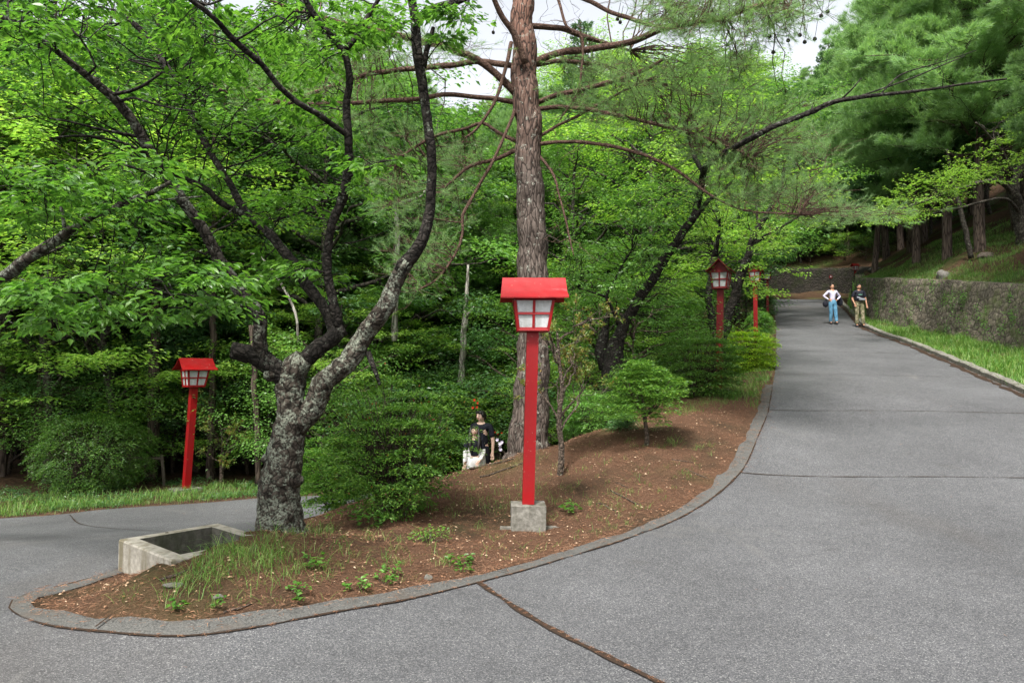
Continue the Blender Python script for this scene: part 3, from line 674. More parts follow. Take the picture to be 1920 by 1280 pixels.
# the old cherry in front, left
def cherry_front():
    base = W(530, 1008, 6.35)
    t = empty('cherry_tree', (base.x, base.y, base.z), 'old cherry tree with lichen covered forked trunk beside the concrete basin', 'cherry tree')
    def put(o): o.parent = t; o.matrix_parent_inverse = Matrix.Translation(-t.location); return o
    sk = []
    g = Geo()
    tr = limb([(532, 1040, 6.35, 108), (530, 1005, 6.35, 90), (527, 955, 6.35, 78), (525, 905, 6.35, 76), (531, 860, 6.35, 67), (537, 810, 6.35, 58), (541, 765, 6.35, 51), (546, 725, 6.35, 52), (556, 690, 6.35, 52), (575, 667, 6.36, 40)])
    sk.append(build_limb(g, tr, 28, .035, .15, lobes=.10, seed=2))
    for px, py, w in ((500, 860, 22), (556, 900, 26), (504, 905, 20), (508, 700, 30)):   # burls
        v = W(px, py, 6.3); r_ = w / 2 / F * 6.3; tube(g, [(v.x, v.y, v.z - r_), (v.x, v.y, v.z - r_ * .5), (v.x, v.y, v.z), (v.x, v.y, v.z + r_ * .6), (v.x, v.y, v.z + r_)], [r_ * .3, r_ * .85, r_, r_ * .8, r_ * .2], 10, .3)
    put(g.build('trunk', M['bark_cherry'], smooth=True))
    def br(pts, k=12, step=.06, mat='bark_branch', rough=.22):
        g = Geo(); P = build_limb(g, limb(pts), k, step, rough); sk.append(P); put(g.build('branch', M[mat], smooth=True)); return P
    br([(545, 712, 6.35, 44), (520, 690, 6.32, 40), (485, 669, 6.25, 36), (455, 660, 6.2, 33), (436, 655, 6.18, 33)], 14, .04, rough=.3)
    A = [(490, 672, 6.25, 27), (490, 640, 6.2, 26), (487, 605, 6.15, 25), (475, 578, 6.1, 26), (456, 555, 6.05, 26), (440, 528, 6.0, 24), (405, 470, 5.9, 22), (375, 420, 5.8, 20), (340, 370, 5.7, 20), (310, 325, 5.6, 19), (285, 288, 5.5, 20), (255, 238, 5.4, 18), (222, 195, 5.3, 18), (175, 150, 5.15, 15), (120, 105, 5.0, 12), (60, 62, 4.9, 10), (0, 28, 4.8, 9), (-80, -20, 4.6, 7)]
    br(A, 14, .05, 'bark_limb', .12)
    br([(548, 700, 6.35, 40), (585, 660, 6.4, 32), (612, 640, 6.42, 30), (640, 622, 6.45, 32), (648, 618, 6.46, 31)], 12, .04)
    br([(628, 632, 6.45, 24), (618, 600, 6.5, 22), (603, 570, 6.55, 21), (575, 530, 6.6, 21), (540, 480, 6.7, 19), (500, 430, 6.8, 17), (464, 400, 6.9, 15), (435, 350, 6.95, 13), (413, 318, 7.0, 12), (370, 235, 7.1, 13), (320, 140, 7.2, 12), (269, 64, 7.3, 12), (235, 30, 7.3, 11), (212, -20, 7.4, 10)], 12)
    br([(470, 408, 6.85, 13), (447, 396, 6.8, 12), (415, 380, 6.7, 12), (386, 353, 6.6, 11), (340, 332, 6.5, 9), (302, 314, 6.4, 8)], 8)
    br([(640, 622, 6.45, 22), (630, 590, 6.4, 20), (618, 540, 6.35, 17), (612, 480, 6.3, 16), (622, 420, 6.2, 16), (640, 372, 6.15, 17), (652, 310, 6.1, 17), (652, 250, 6.0, 16), (650, 200, 6.0, 14), (655, 150, 5.95, 13), (641, 98, 5.9, 13), (615, 58, 5.85, 12), (588, 25, 5.8, 12), (565, -20, 5.7, 11)], 12)
    br([(641, 98, 5.9, 11), (662, 78, 5.9, 10), (677, 50, 5.9, 9), (705, 8, 5.9, 8), (720, -25, 5.9, 7)], 8)
    br([(650, 252, 6.0, 12), (628, 237, 5.9, 11), (590, 210, 5.7, 11), (554, 190, 5.6, 11), (520, 160, 5.5, 11), (490, 122, 5.4, 11), (437, 75, 5.2, 11), (400, 35, 5.0, 10), (350, -5, 4.9, 9), (320, -30, 4.8, 8)], 10)
    br([(556, 800, 6.36, 42), (585, 765, 6.34, 40), (606, 725, 6.32, 40), (640, 690, 6.3, 38), (670, 655, 6.28, 37), (695, 620, 6.25, 35), (722, 575, 6.2, 33), (745, 532, 6.2, 30), (770, 490, 6.15, 27)], 16, .05, 'bark_cherry', .18)
    br([(757, 511, 6.18, 28), (770, 490, 6.15, 27), (795, 445, 6.1, 23), (808, 395, 6.1, 20), (810, 330, 6.05, 18), (806, 280, 6.0, 18), (800, 210, 6.0, 18), (792, 150, 5.95, 19), (784, 90, 5.9, 19), (778, 45, 5.9, 18), (770, -20, 5.85, 16)], 14, .05, 'bark_branch', .18)
    br([(796, 125, 5.95, 12), (800, 97, 5.95, 11), (808, 70, 5.9, 10), (812, 52, 5.9, 7)], 8)
    br([(780, 38, 5.9, 15), (800, 20, 5.85, 15), (835, 10, 5.7, 14), (880, -5, 5.6, 11)], 10)
    for q in ([(268, 258, 5.45, 7), (200, 245, 5.2, 5), (130, 228, 5.0, 4), (92, 222, 4.9, 3)], [(282, 292, 5.5, 7), (230, 268, 5.3, 5), (160, 255, 5.1, 5), (105, 258, 4.9, 3)], [(300, 333, 5.6, 8), (255, 315, 5.4, 6), (200, 307, 5.2, 5), (150, 312, 5.0, 5), (60, 338, 4.8, 4), (20, 350, 4.7, 3)],
              [(205, 178, 5.25, 8), (240, 172, 5.2, 7), (270, 160, 5.1, 6), (305, 135, 5.0, 4)], [(222, 193, 5.3, 6), (250, 184, 5.2, 5), (300, 198, 5.1, 4), (370, 210, 5.0, 3)], [(165, 140, 5.1, 5), (180, 125, 5.1, 4), (150, 70, 5, 4), (110, 40, 4.9, 3), (60, 10, 4.8, 2)],
              [(463, 570, 6.05, 8), (430, 578, 5.9, 7), (380, 566, 5.6, 6), (300, 550, 5.2, 5), (200, 548, 4.9, 4), (100, 550, 4.7, 3)], [(655, 330, 6.1, 5), (680, 320, 6, 4), (710, 305, 5.8, 3), (745, 300, 5.7, 2)], [(350, -5, 4.9, 6), (385, 10, 5, 5), (440, -10, 4.8, 4)],
              [(440, 77, 5.2, 5), (470, 60, 5.2, 4), (520, 30, 5.2, 3), (560, 60, 5.1, 2)], [(690, 660, 6.28, 12), (705, 700, 6.25, 9), (712, 722, 6.25, 6)]): br(q, 6, .08, rough=.1)
    gl, gt = Geo(), Geo(); kw = dict(tpl=LEAF8, wr=.52, droop=.3, up=1.0)
    def reg(poly, n_, D0, D1, rad=.28, nl=54, ll=.072): foliage(gl, gt, sk, region_pts(poly, n_, D0, D1), rad, nl, ll, **kw)
    reg([(0, 0), (330, 0), (430, 120), (430, 250), (260, 280), (100, 230), (0, 130)], 50, 5.2, 7.0)
    reg([(330, 0), (640, 0), (660, 120), (640, 260), (430, 250), (400, 100)], 44, 5.6, 7.6)
    reg([(160, 150), (560, 190), (690, 300), (690, 420), (560, 470), (330, 420), (200, 270)], 50, 6.0, 8.0)
    reg([(0, 300), (300, 300), (330, 400), (150, 400), (0, 440)], 32, 4.3, 5.8)
    reg([(60, 500), (260, 480), (470, 500), (475, 560), (330, 600), (180, 610), (60, 600)], 34, 4.3, 5.9, .26, 54)
    reg([(0, 535), (150, 520), (240, 580), (60, 625), (0, 620)], 15, 4.0, 5.0, .24, 54)
    reg([(770, 20), (880, 10), (890, 70), (850, 95), (790, 75)], 13, 5.3, 6.0, .2, 54, .06)
    reg([(640, 290), (740, 290), (750, 340), (660, 350)], 4, 5.5, 6.1, .2, 45, .075)
    reg([(430, 440), (560, 470), (640, 520), (560, 560), (470, 540)], 16, 6.0, 7.6, .28, 54, .075)
    reg([(640, 0), (780, 0), (760, 60), (680, 90)], 9, 5.4, 6.6, .25, 54, .07)
    reg([(-250, -200), (300, -300), (300, 0), (-100, 300), (-250, 250)], 40, 4.0, 6.0)
    put(gl.build('foliage', M['cherry_leaf'])); put(gt.build('twigs', M['bark_branch']))
cherry_front()

def needles(gl, c, d, n_, L, spread=.9, w=.03):
    P = np.repeat(np.asarray(c, float)[None], n_, 0) + np.outer(rng.uniform(-.05, .06, n_), d); D = d + rng.normal(0, spread, (n_, 3)); leaves(gl, P, D, rng.normal(0, 1, (n_, 3)), L * rng.uniform(.7, 1.2, n_), w, NEED)
def pine_foliage(gl, gt, skel, C, tufts=9, nn=26, L=.085, rad=.35, maxd=4, w=.04, r0=.008, up=.35):
    Q = np.vstack(skel)
    for c in C:
        i = int(np.argmin(np.linalg.norm(Q[:, :3] - c, axis=1))); a = Q[i, :3]; dist = np.linalg.norm(a - c)
        if dist > maxd: continue
        P = twig(gt, a, c, min(Q[i, 3] * .6, r0 * (1 + .3 * dist)), .003, .05, 4, 6, .08)
        d0 = unit(c - a)
        for k in range(tufts):
            e = c + rng.normal(0, rad * .5, 3) * np.array([1, 1, .45]); d = unit(d0 * .5 + (e - c) / rad + np.array([0, 0, up]))
            s = c + (e - c) * .15 - d0 * rad * .3; twig(gt, s, e, .0035, .0018, 0, 3, 3, .04)
            needles(gl, e, d, nn, L, .55, w); needles(gl, e - d * .06, d, nn // 2, L, .7, w)
def cones(t, gparent, pts, r_):
    for px, py, D in pts:
        v = W(px, py, D); g = Geo(); P = [(0, 0, -r_), (0, 0, -r_ * .6), (0, 0, 0), (0, 0, r_ * .6), (0, 0, r_)]; tube(g, P, [r_ * .35, r_ * .8, r_, r_ * .75, r_ * .2], 8, .5); tube(g, [(0, 0, r_ * .8), (.02, 0, .12), (.05, .02, .26)], [.004, .004, .004], 4)
        o = g.build('cone', M['bark_branch']); o.parent = t; o.location = v - t.location
def pine_centre():
    b = W(990, 850, 11); b.z = gz(b.x, b.y)
    t = empty('pine_tree', b, 'tall red pine with bare whorled branches standing behind the large lantern', 'pine tree')
    def put(o): o.parent = t; o.matrix_parent_inverse = Matrix.Translation(-t.location); return o
    g = Geo(); tr = limb([(990, 880, 11, 92), (990, 850, 11, 82), (994, 800, 11, 72), (998, 740, 11, 66), (1000, 660, 11, 60), (1001, 570, 11, 57), (999, 480, 11, 57), (996, 400, 11, 54), (992, 300, 11, 50), (988, 200, 11, 50), (985, 140, 11, 49), (981, 70, 11, 44), (980, 0, 11, 42), (976, -100, 11, 38), (970, -250, 11, 32), (975, -420, 11, 22), (980, -560, 11, 10)])
    sk = []; build_limb(g, tr, 36, .06, .07, lobes=.09); put(g.build('trunk', M['bark_pine'], smooth=True))
    BR = [[(968, 178, 11, 15), (929, 138, 10.9, 14), (895, 114, 10.8, 14), (842, 91, 10.6, 14), (774, 72, 10.4, 13), (707, 60, 10.2, 12), (640, 44, 10, 11), (560, 20, 9.8, 9), (470, -10, 9.5, 7)],
          [(962, 122, 11, 12), (909, 116, 11.2, 11), (842, 123, 11.4, 11), (774, 129, 11.6, 10), (707, 136, 11.8, 9), (660, 146, 12, 9), (600, 170, 12.2, 7), (540, 192, 12.3, 5)],
          [(966, 191, 11, 10), (909, 183, 11, 9), (842, 178, 10.9, 9), (774, 186, 10.8, 9), (660, 193, 10.6, 8), (560, 195, 10.4, 8), (480, 186, 10.2, 6), (410, 168, 10, 4)],
          [(970, 266, 11, 8), (936, 249, 11, 7), (905, 230, 11, 7), (875, 240, 11, 6), (815, 255, 11, 6), (774, 279, 11, 5), (745, 300, 11, 3)],
          [(970, 280, 11, 9), (926, 299, 10.9, 8), (882, 312, 10.8, 7), (848, 339, 10.7, 5), (835, 350, 10.6, 3)],
          [(968, 200, 11, 8), (955, 232, 10.8, 6), (925, 300, 10.6, 6), (890, 362, 10.5, 6), (868, 403, 10.4, 6), (868, 432, 10.4, 5), (855, 474, 10.3, 5), (821, 521, 10.2, 4), (781, 546, 10.1, 3)],
          [(958, 80, 11, 8), (945, 140, 10.8, 7), (925, 195, 10.7, 6), (895, 240, 10.6, 5), (872, 258, 10.5, 4)],
          [(1000, 118, 11, 15), (1030, 104, 10.9, 13), (1060, 97, 10.8, 13), (1127, 89, 10.6, 12), (1178, 81, 10.4, 12), (1228, 60, 10.2, 12), (1265, 47, 10.1, 12), (1327, 40, 9.9, 12), (1381, 24, 9.7, 10), (1441, 5, 9.5, 8), (1500, -15, 9.3, 6)],
          [(1002, 121, 11, 9), (1060, 115, 11.2, 9), (1110, 119, 11.4, 7), (1150, 125, 11.6, 4)],
          [(998, 50, 11, 12), (1055, 54, 11.2, 11), (1094, 70, 11.4, 10), (1127, 79, 11.5, 8), (1180, 95, 11.6, 5)],
          [(990, -20, 11, 10), (1084, -5, 10.8, 9), (1144, 23, 10.6, 8), (1190, 38, 10.4, 8), (1240, 52, 10.2, 7)],
          [(1004, 193, 11, 10), (1043, 178, 10.9, 9), (1094, 168, 10.8, 9), (1140, 155, 10.6, 9), (1178, 144, 10.5, 9), (1215, 128, 10.4, 8), (1245, 111, 10.3, 5)],
          [(1006, 203, 11, 9), (1060, 200, 10.9, 8), (1127, 210, 10.7, 8), (1211, 228, 10.4, 7), (1278, 245, 10.2, 7), (1340, 265, 10, 5), (1400, 290, 9.8, 4)],
          [(1004, 260, 11, 7), (1043, 237, 11, 6), (1100, 208, 11, 6), (1161, 175, 11, 5), (1208, 151, 11, 4)],
          [(1008, 270, 11, 9), (1040, 267, 10.8, 7), (1094, 267, 10.7, 7), (1161, 277, 10.5, 7), (1228, 299, 10.3, 6), (1278, 326, 10.1, 6), (1340, 370, 9.9, 5), (1400, 395, 9.8, 4), (1500, 402, 9.7, 3)],
          [(1008, 288, 11, 6), (1036, 326, 10.8, 5), (1050, 370, 10.7, 4), (1057, 396, 10.6, 4), (1066, 440, 10.6, 4), (1076, 480, 10.5, 2)],
          [(985, 120, 10.75, 13), (963, 64, 10.6, 12), (942, 34, 10.5, 11), (926, 0, 10.4, 10), (905, -60, 10.2, 8)],
          [(1043, -10, 10.7, 6), (1063, 50, 10.6, 6), (1090, 70, 10.6, 6), (1090, 134, 10.6, 5), (1080, 178, 10.6, 4), (1050, 225, 10.6, 3)],
          [(980, -60, 11, 12), (1050, -110, 10.5, 9), (1150, -120, 9.8, 8), (1280, -100, 9, 6), (1400, -60, 8.4, 4)],
          [(978, -80, 11, 12), (900, -140, 11.2, 9), (800, -160, 11.5, 7), (650, -130, 11.8, 5)]]
    for k, q in enumerate(BR):
        g = Geo(); P = build_limb(g, limb(q), 8 if q[0][3] > 7 else 6, .09, .12); sk.append(P); put(g.build('branch', M['bark_pinebr'], smooth=True))
    gl, gt = Geo(), Geo(); a = [P[len(P) // 3:] for P in sk]
    # bare dead twigs along the limbs
    for P in sk:
        for _ in range(int(len(P) * .45)):
            q = P[rng.integers(len(P) // 6, len(P))]; d = rng.normal(0, 1, 3) * np.array([1, .8, .9]); d /= np.linalg.norm(d); L = rng.uniform(.2, .8); e = q[:3] + d * L + [0, 0, -.12 * L]
            Pt = twig(gt, q[:3], e, .005, .0018, 0, 3, 6, .12)
            for _ in range(2): s = Pt[rng.integers(2, 5)]; twig(gt, s, s + rng.normal(0, .16, 3), .0025, .0012, 0, 3, 4, .12)
    def reg(poly, n_, D0, D1, **kw): pine_foliage(gl, gt, a, region_pts(poly, n_, D0, D1), **kw)
    reg([(1120, 110), (1250, 90), (1420, 100), (1560, 230), (1560, 300), (1400, 330), (1250, 280), (1150, 230)], 190, 9, 12.5, tufts=9)
    reg([(1240, 0), (1520, 0), (1480, 60), (1420, 100), (1320, 90), (1230, 60)], 70, 8.8, 11, tufts=8)
    reg([(1300, 280), (1520, 330), (1700, 400), (1560, 420), (1400, 390), (1300, 340)], 95, 9.4, 13)
    reg([(420, 120), (700, 20), (760, 130), (700, 215), (560, 240), (420, 190)], 70, 9.6, 13)
    reg([(690, 230), (900, 260), (880, 420), (740, 440), (680, 330)], 100, 10, 13)
    reg([(700, 440), (850, 430), (840, 530), (720, 560)], 24, 9.8, 11.5)
    reg([(1040, 60), (1160, 90), (1130, 240), (1040, 220)], 34, 10, 12)
    reg([(1180, -20), (1520, -30), (1500, 40), (1250, 60)], 50, 8.8, 11)
    reg([(600, -10), (900, 60), (880, 110), (640, 130)], 40, 9.6, 12)
    reg([(800, -200), (1400, -200), (1400, -60), (800, -80)], 40, 8.5, 12)
    cones(t, None, [(925, 61, 10.6), (1158, 36, 10.4), (1163, 42, 10.4), (1443, 68, 9.6), (1478, 76, 9.6), (1500, 66, 9.6), (1509, 79, 9.6), (1528, 73, 9.6), (1450, 98, 9.6), (1540, 30, 9.5), (1552, 22, 9.5), (1208, 97, 10.4)], .028)
    pine_foliage(gl, gt, a, region_pts([(1420, 10), (1560, 0), (1550, 75), (1440, 85)], 14, 9, 10.2), 6)
    put(gl.build('needles', M['needle'])); put(gt.build('twigs', M['bark_pinebr']))
pine_centre()

def traced(name, label, cat, base, trunk, branches, regs, leafmat, barkm, brm, ll=.07, rad=.35, nl=54, k=12, tpl=LEAF4, bare=0, maxd=3.5):
    b = Vector(base); t = empty(name, b, label, cat)
    def put(o): o.parent = t; o.matrix_parent_inverse = Matrix.Translation(-t.location); return o
    sk = []
    for i, q in enumerate(trunk): g = Geo(); sk.append(build_limb(g, limb(q), k, .07, .2, lobes=.08)); put(g.build('trunk', M[barkm], smooth=True))
    for q in branches: g = Geo(); sk.append(build_limb(g, limb(q), 7, .1, .15)); put(g.build('branch', M[brm], smooth=True))
    gl, gt = Geo(), Geo()
    for P in sk:
        for _ in range(int(len(P) * bare)):
            q = P[rng.integers(len(P) // 5, len(P))]; d = rng.normal(0, 1, 3); d /= np.linalg.norm(d); L = rng.uniform(.2, .7)
            Pt = twig(gt, q[:3], q[:3] + d * L, .005, .0018, 0, 3, 5, .12); s = Pt[2]; twig(gt, s, s + rng.normal(0, .15, 3), .0025, .0012, 0, 3, 4, .1)
    for poly, n_, D0, D1 in regs: foliage(gl, gt, sk, region_pts(poly, n_, D0, D1), rad, nl, ll, maxd=maxd, tpl=tpl)
    if gl.n: put(gl.build('foliage', M[leafmat]))
    if gt.n: put(gt.build('twigs', M[brm]))
    return t
p = at(1150, 13)
traced('cherry_tree', 'dark leaning cherry tree whose long bare limb reaches over the road', 'cherry tree', p,
       [[(1150, 745, 13, 46), (1150, 700, 13, 40), (1154, 660, 13, 32), (1162, 628, 13, 24), (1178, 591, 13, 20), (1211, 541, 12.9, 19), (1245, 487, 12.8, 17), (1278, 440, 12.6, 16), (1300, 410, 12.5, 15), (1312, 370, 12.4, 13), (1320, 318, 11.8, 12), (1345, 297, 10.6, 11), (1381, 275, 9.4, 11), (1448, 238, 8.9, 11), (1515, 212, 8.9, 10), (1576, 188, 8.6, 9), (1650, 178, 8.5, 7), (1717, 171, 8.4, 5.5), (1818, 156, 8.3, 4.5), (1888, 148, 8.2, 3.5)]],
       [[(1317, 322, 11.9, 9), (1300, 285, 12.3, 9), (1287, 242, 12.3, 8), (1284, 226, 12.3, 8)], [(1284, 230, 12.3, 8), (1296, 222, 12.2, 7), (1307, 211, 12.2, 6)], [(1296, 418, 12.5, 10), (1330, 376, 12.3, 8), (1352, 360, 12.2, 7), (1372, 342, 12.1, 6)],
        [(1160, 610, 13, 8), (1150, 580, 13, 7), (1137, 556, 13, 6), (1150, 530, 13, 5), (1165, 500, 12.9, 4), (1184, 470, 12.8, 3)], [(1137, 556, 13, 5), (1110, 548, 13, 3), (1085, 540, 12.9, 2)], [(1576, 188, 8.6, 4), (1600, 165, 8.5, 3), (1615, 147, 8.5, 2)], [(1140, 690, 13.2, 30), (1128, 650, 13.3, 26), (1134, 610, 13.4, 14), (1140, 585, 13.5, 8)], [(1520, 211, 8.9, 5), (1524, 198, 8.9, 3)], [(1650, 178, 8.5, 3), (1690, 140, 8.6, 3), (1760, 118, 8.7, 2), (1830, 95, 8.8, 1.5)], [(1585, 190, 8.6, 3), (1700, 150, 8.9, 3), (1810, 105, 9.1, 2)]],
       [([(1040, 400), (1230, 390), (1260, 470), (1180, 560), (1050, 560)], 44, 11, 13.5), ([(1180, 330), (1300, 320), (1290, 420), (1200, 450)], 22, 11.5, 13.5), ([(1180, 560), (1300, 520), (1290, 600), (1200, 620)], 14, 12, 14)], 'mid_leaf', 'bark_branch', 'bark_branch', .075, .38, 63, bare=.12)
p = at(1340, 15.5)
traced('cherry_tree', 'cherry tree of two slim dark trunks rising from the shrubs behind the dull red lantern', 'cherry tree', p,
       [[(1345, 700, 15.5, 20), (1342, 640, 15.5, 16), (1333, 590, 15.5, 14), (1330, 550, 15.5, 13), (1335, 500, 15.5, 12), (1345, 460, 15.4, 8), (1350, 420, 15.3, 5)],
        [(1350, 720, 15.3, 26), (1352, 650, 15.3, 21), (1362, 600, 15.2, 19), (1380, 550, 15.1, 18), (1397, 500, 15, 16), (1412, 450, 14.9, 12), (1432, 410, 14.8, 10), (1455, 370, 14.7, 9), (1468, 340, 14.6, 7), (1470, 315, 14.6, 5)]],
       [[(1410, 458, 14.9, 8), (1440, 440, 14.8, 7), (1475, 420, 14.6, 5), (1505, 400, 14.4, 4)], [(1412, 450, 14.9, 7), (1420, 420, 15, 5), (1418, 380, 15.2, 4)], [(1380, 550, 15.1, 6), (1360, 505, 15, 4), (1345, 480, 15, 3)]],
       [([(1260, 300), (1400, 280), (1560, 330), (1560, 400), (1480, 470), (1400, 480), (1290, 440)], 72, 13, 17), ([(1380, 470), (1470, 460), (1480, 520), (1430, 560), (1395, 540)], 18, 14.5, 19), ([(1240, 440), (1330, 450), (1330, 560), (1250, 560)], 24, 14, 17)], 'maple_leaf', 'bark_branch', 'bark_branch', .08, .42, 63, bare=.05)
traced('cherry_tree', 'cherry branch reaching in from a tree beyond the left edge of the lower path', 'cherry tree', at(-420, 8.5),
       [[(-420, 990, 8.3, 60), (-400, 850, 8.1, 50), (-330, 700, 7.6, 42), (-200, 600, 6.6, 36), (-90, 560, 5.7, 28), (0, 522, 5.2, 23), (40, 492, 5.0, 21), (70, 474, 4.95, 20), (110, 448, 4.9, 19), (140, 424, 4.85, 16), (190, 398, 4.8, 12), (240, 378, 4.8, 11), (285, 360, 4.8, 10), (330, 335, 4.8, 6)]],
       [[(60, 484, 4.95, 9), (90, 474, 5.0, 7), (120, 462, 5.1, 4)], [(122, 436, 4.9, 7), (118, 410, 4.9, 6), (114, 388, 4.9, 5)], [(240, 380, 4.8, 6), (300, 375, 4.85, 4), (380, 368, 4.9, 3)]],
       [([(-200, 250), (0, 300), (40, 420), (-100, 480)], 8, 5.5, 7), ([(-300, 0), (-60, 0), (-50, 300), (-300, 400)], 30, 6, 9)], 'cherry_leaf', 'bark_cherry', 'bark_cherry', .075, .3, 54, tpl=LEAF8, bare=.1)
# ------------------------------------------------------------------ bushes
def bush(name, c, rx, ry, rz_, n_, ll, mat, label, cat='bush', stems=7, tiers=0.0, layers=1.0, red=0, fill=.35, wr=.5, seedoff=0, bot=.08, group=None, rough=.3):
    """leafy mound: leaves in many small sprays through the outer part of an uneven volume"""
    t = empty(name, c, label, cat, group); gs, gl, gr = Geo(), Geo(), Geo()
    per = 34; m = int(n_ / per); u = unit(rng.normal(0, 1, (m, 3))); rr = 1 - fill * rng.random(m) ** 1.3
    lump = np.array([noise.fractal(Vector(q) * 2.4 + Vector((seedoff, c[0], c[1])), 1, 2, 3) for q in u]); rr *= 1 + rough * lump
    prof = np.where(u[:, 2] < 0, 1 / np.sqrt(np.clip(1 - u[:, 2] ** 2, .15, 1)) * (1 - .42 * np.abs(u[:, 2]) ** 1.5), 1.0)
    P = u * rr[:, None] * np.array([rx, ry, rz_ * .5]); P[:, :2] *= prof[:, None]; P[:, 2] = P[:, 2] + rz_ * .5
    if tiers:
        k = np.round(P[:, 2] / tiers) * tiers; P[:, 2] = k * .8 + P[:, 2] * .2 + np.array([noise.noise((x * 3 / rx, y * 3 / rx, z)) for x, y, z in P]) * tiers * .6
    P[:, 2] = np.maximum(P[:, 2], bot)
    out = unit(P - np.array([0, 0, rz_ * .35])); pr = ll * rng.uniform(2.2, 3.6, m)
    a = rng.uniform(0, 6.283, (m, per)); q = np.sqrt(rng.random((m, per))) * pr[:, None]
    dx = np.stack([np.cos(a) * q, np.sin(a) * q, rng.normal(0, ll * .22, (m, per)) - q * q / pr[:, None] * .45], -1)
    fl = .25 if tiers else .75                       # how far each pad tips to face outward
    dx[..., 2] -= (dx[..., 0] * out[:, None, 0] + dx[..., 1] * out[:, None, 1]) * fl
    Pa = (P[:, None] + dx).reshape(-1, 3); Oa = np.repeat(out, per, 0); rad_ = np.stack([np.cos(a), np.sin(a), np.full(a.shape, -.15)], -1).reshape(-1, 3)
    Da = rad_ + Oa * .5 + rng.normal(0, .35, Pa.shape); Na = np.array([0, 0, 1.0]) + Oa * fl + rng.normal(0, .3, Pa.shape)
    leaves(gl, Pa, Da, Na, ll * rng.uniform(.6, 1.25, len(Pa)), wr)
    for k in rng.integers(0, m, m // 3): twig(gs, np.array([P[k, 0] * .25, P[k, 1] * .25, P[k, 2] * .45]), P[k], .006, .002, .05, 3, 5, .06)
    for k in range(stems):
        a = rng.uniform(0, 6.28); e = np.array([math.cos(a) * rx * rng.uniform(.3, .8), math.sin(a) * ry * rng.uniform(.3, .8), rz_ * rng.uniform(.5, .9)])
        q = twig(gs, (math.cos(a) * rx * .12, math.sin(a) * ry * .12, -.05), e, .014 * (rx + .3), .004, .08, 5, 7, .07)
        for _ in range(5): z = q[rng.integers(2, 6)]; twig(gs, z, z + np.array([rng.normal(0, rx * .3), rng.normal(0, ry * .3), rng.uniform(.02, rz_ * .3)]), .005, .002, 0, 3, 4)
    gs.build('stems', M['twig'], t); gl.build('foliage', M[mat], t)
    if red:
        i = rng.integers(0, m, red); leaves(gr, P[i] * 1.02 + rng.normal(0, .02, (red, 3)), out[i] + rng.normal(0, .4, (red, 3)), rng.normal(0, 1, (red, 3)), ll * .9, .6); gr.build('buds', M['azalea_red'], t)['kind'] = 'stuff'
    return t
def bush_px(px, pyb, D, wpx, hpx, *a, depth=.9, **k):
    p = at(px, D); s = D / F; return bush(a[0], (p.x, p.y, p.z - .03), wpx / 2 * s, wpx / 2 * s * depth, hpx * s, *a[1:], **k)
bush_px(738, 985, 7.7, 268, 262, 'azalea_bush', 25000, .037, 'azalea_leaf', 'broad red tipped azalea bush spreading in tiers between the old cherry and the large lantern', tiers=.15, red=90, fill=.5, stems=12, rough=.5)
bush_px(632, 905, 9.5, 165, 150, 'azalea_bush', 15000, .040, 'azalea_leaf', 'azalea bush tucked behind the forked cherry trunk', tiers=.16, fill=.4, depth=.7)
bush_px(180, 920, 14.2, 212, 150, 'clipped_bush', 36000, .036, 'clip_leaf', 'large clipped round bush on the far side of the lower path', fill=.25, depth=1.0, rough=.17)
bush_px(1120, 832, 11.6, 150, 85, 'azalea_bush', 12000, .040, 'mid_leaf', 'low azalea bush growing at the foot of the dark leaning cherry', tiers=.16, fill=.4)
bush_px(1310, 745, 13.1, 165, 125, 'azalea_bush', 24000, .040, 'clip_leaf', 'dark green azalea bush in front of the dull red lantern post', tiers=.15, fill=.32, rough=.26)
bush_px(1403, 662, 17.5, 95, 85, 'azalea_bush', 20000, .045, 'gold_leaf', 'yellow green azalea mound bulging towards the road edge', tiers=.14, fill=.28, rough=.22)
bush_px(1318, 645, 17.0, 100, 75, 'azalea_bush', 9000, .045, 'gold_leaf', 'yellow green azalea mound half hidden behind the lantern bushes', tiers=.18, fill=.4)
bush_px(1425, 605, 26, 50, 46, 'azalea_bush', 6000, .055, 'mid_leaf', 'small green bush along the road beyond the yellow green azalea', fill=.4)
bush_px(1440, 585, 34, 32, 40, 'azalea_bush', 5000, .06, 'dark_leaf', 'furthest dark bush on the inner side of the road bend', fill=.4)
bush_px(1250, 700, 16.5, 110, 90, 'azalea_bush', 9000, .05, 'dark_leaf', 'shadowy bush between the two cherries behind the round topped shrub', fill=.5)
bush_px(1085, 780, 12.5, 90, 110, 'azalea_bush', 7000, .045, 'mid_leaf', 'loose green bush right of the pine trunk', fill=.6)
bush_px(1165, 842, 10.6, 60, 34, 'azalea_bush', 2600, .034, 'dark_leaf', 'small low bush at the foot of the umbrella shaped shrub', fill=.6)
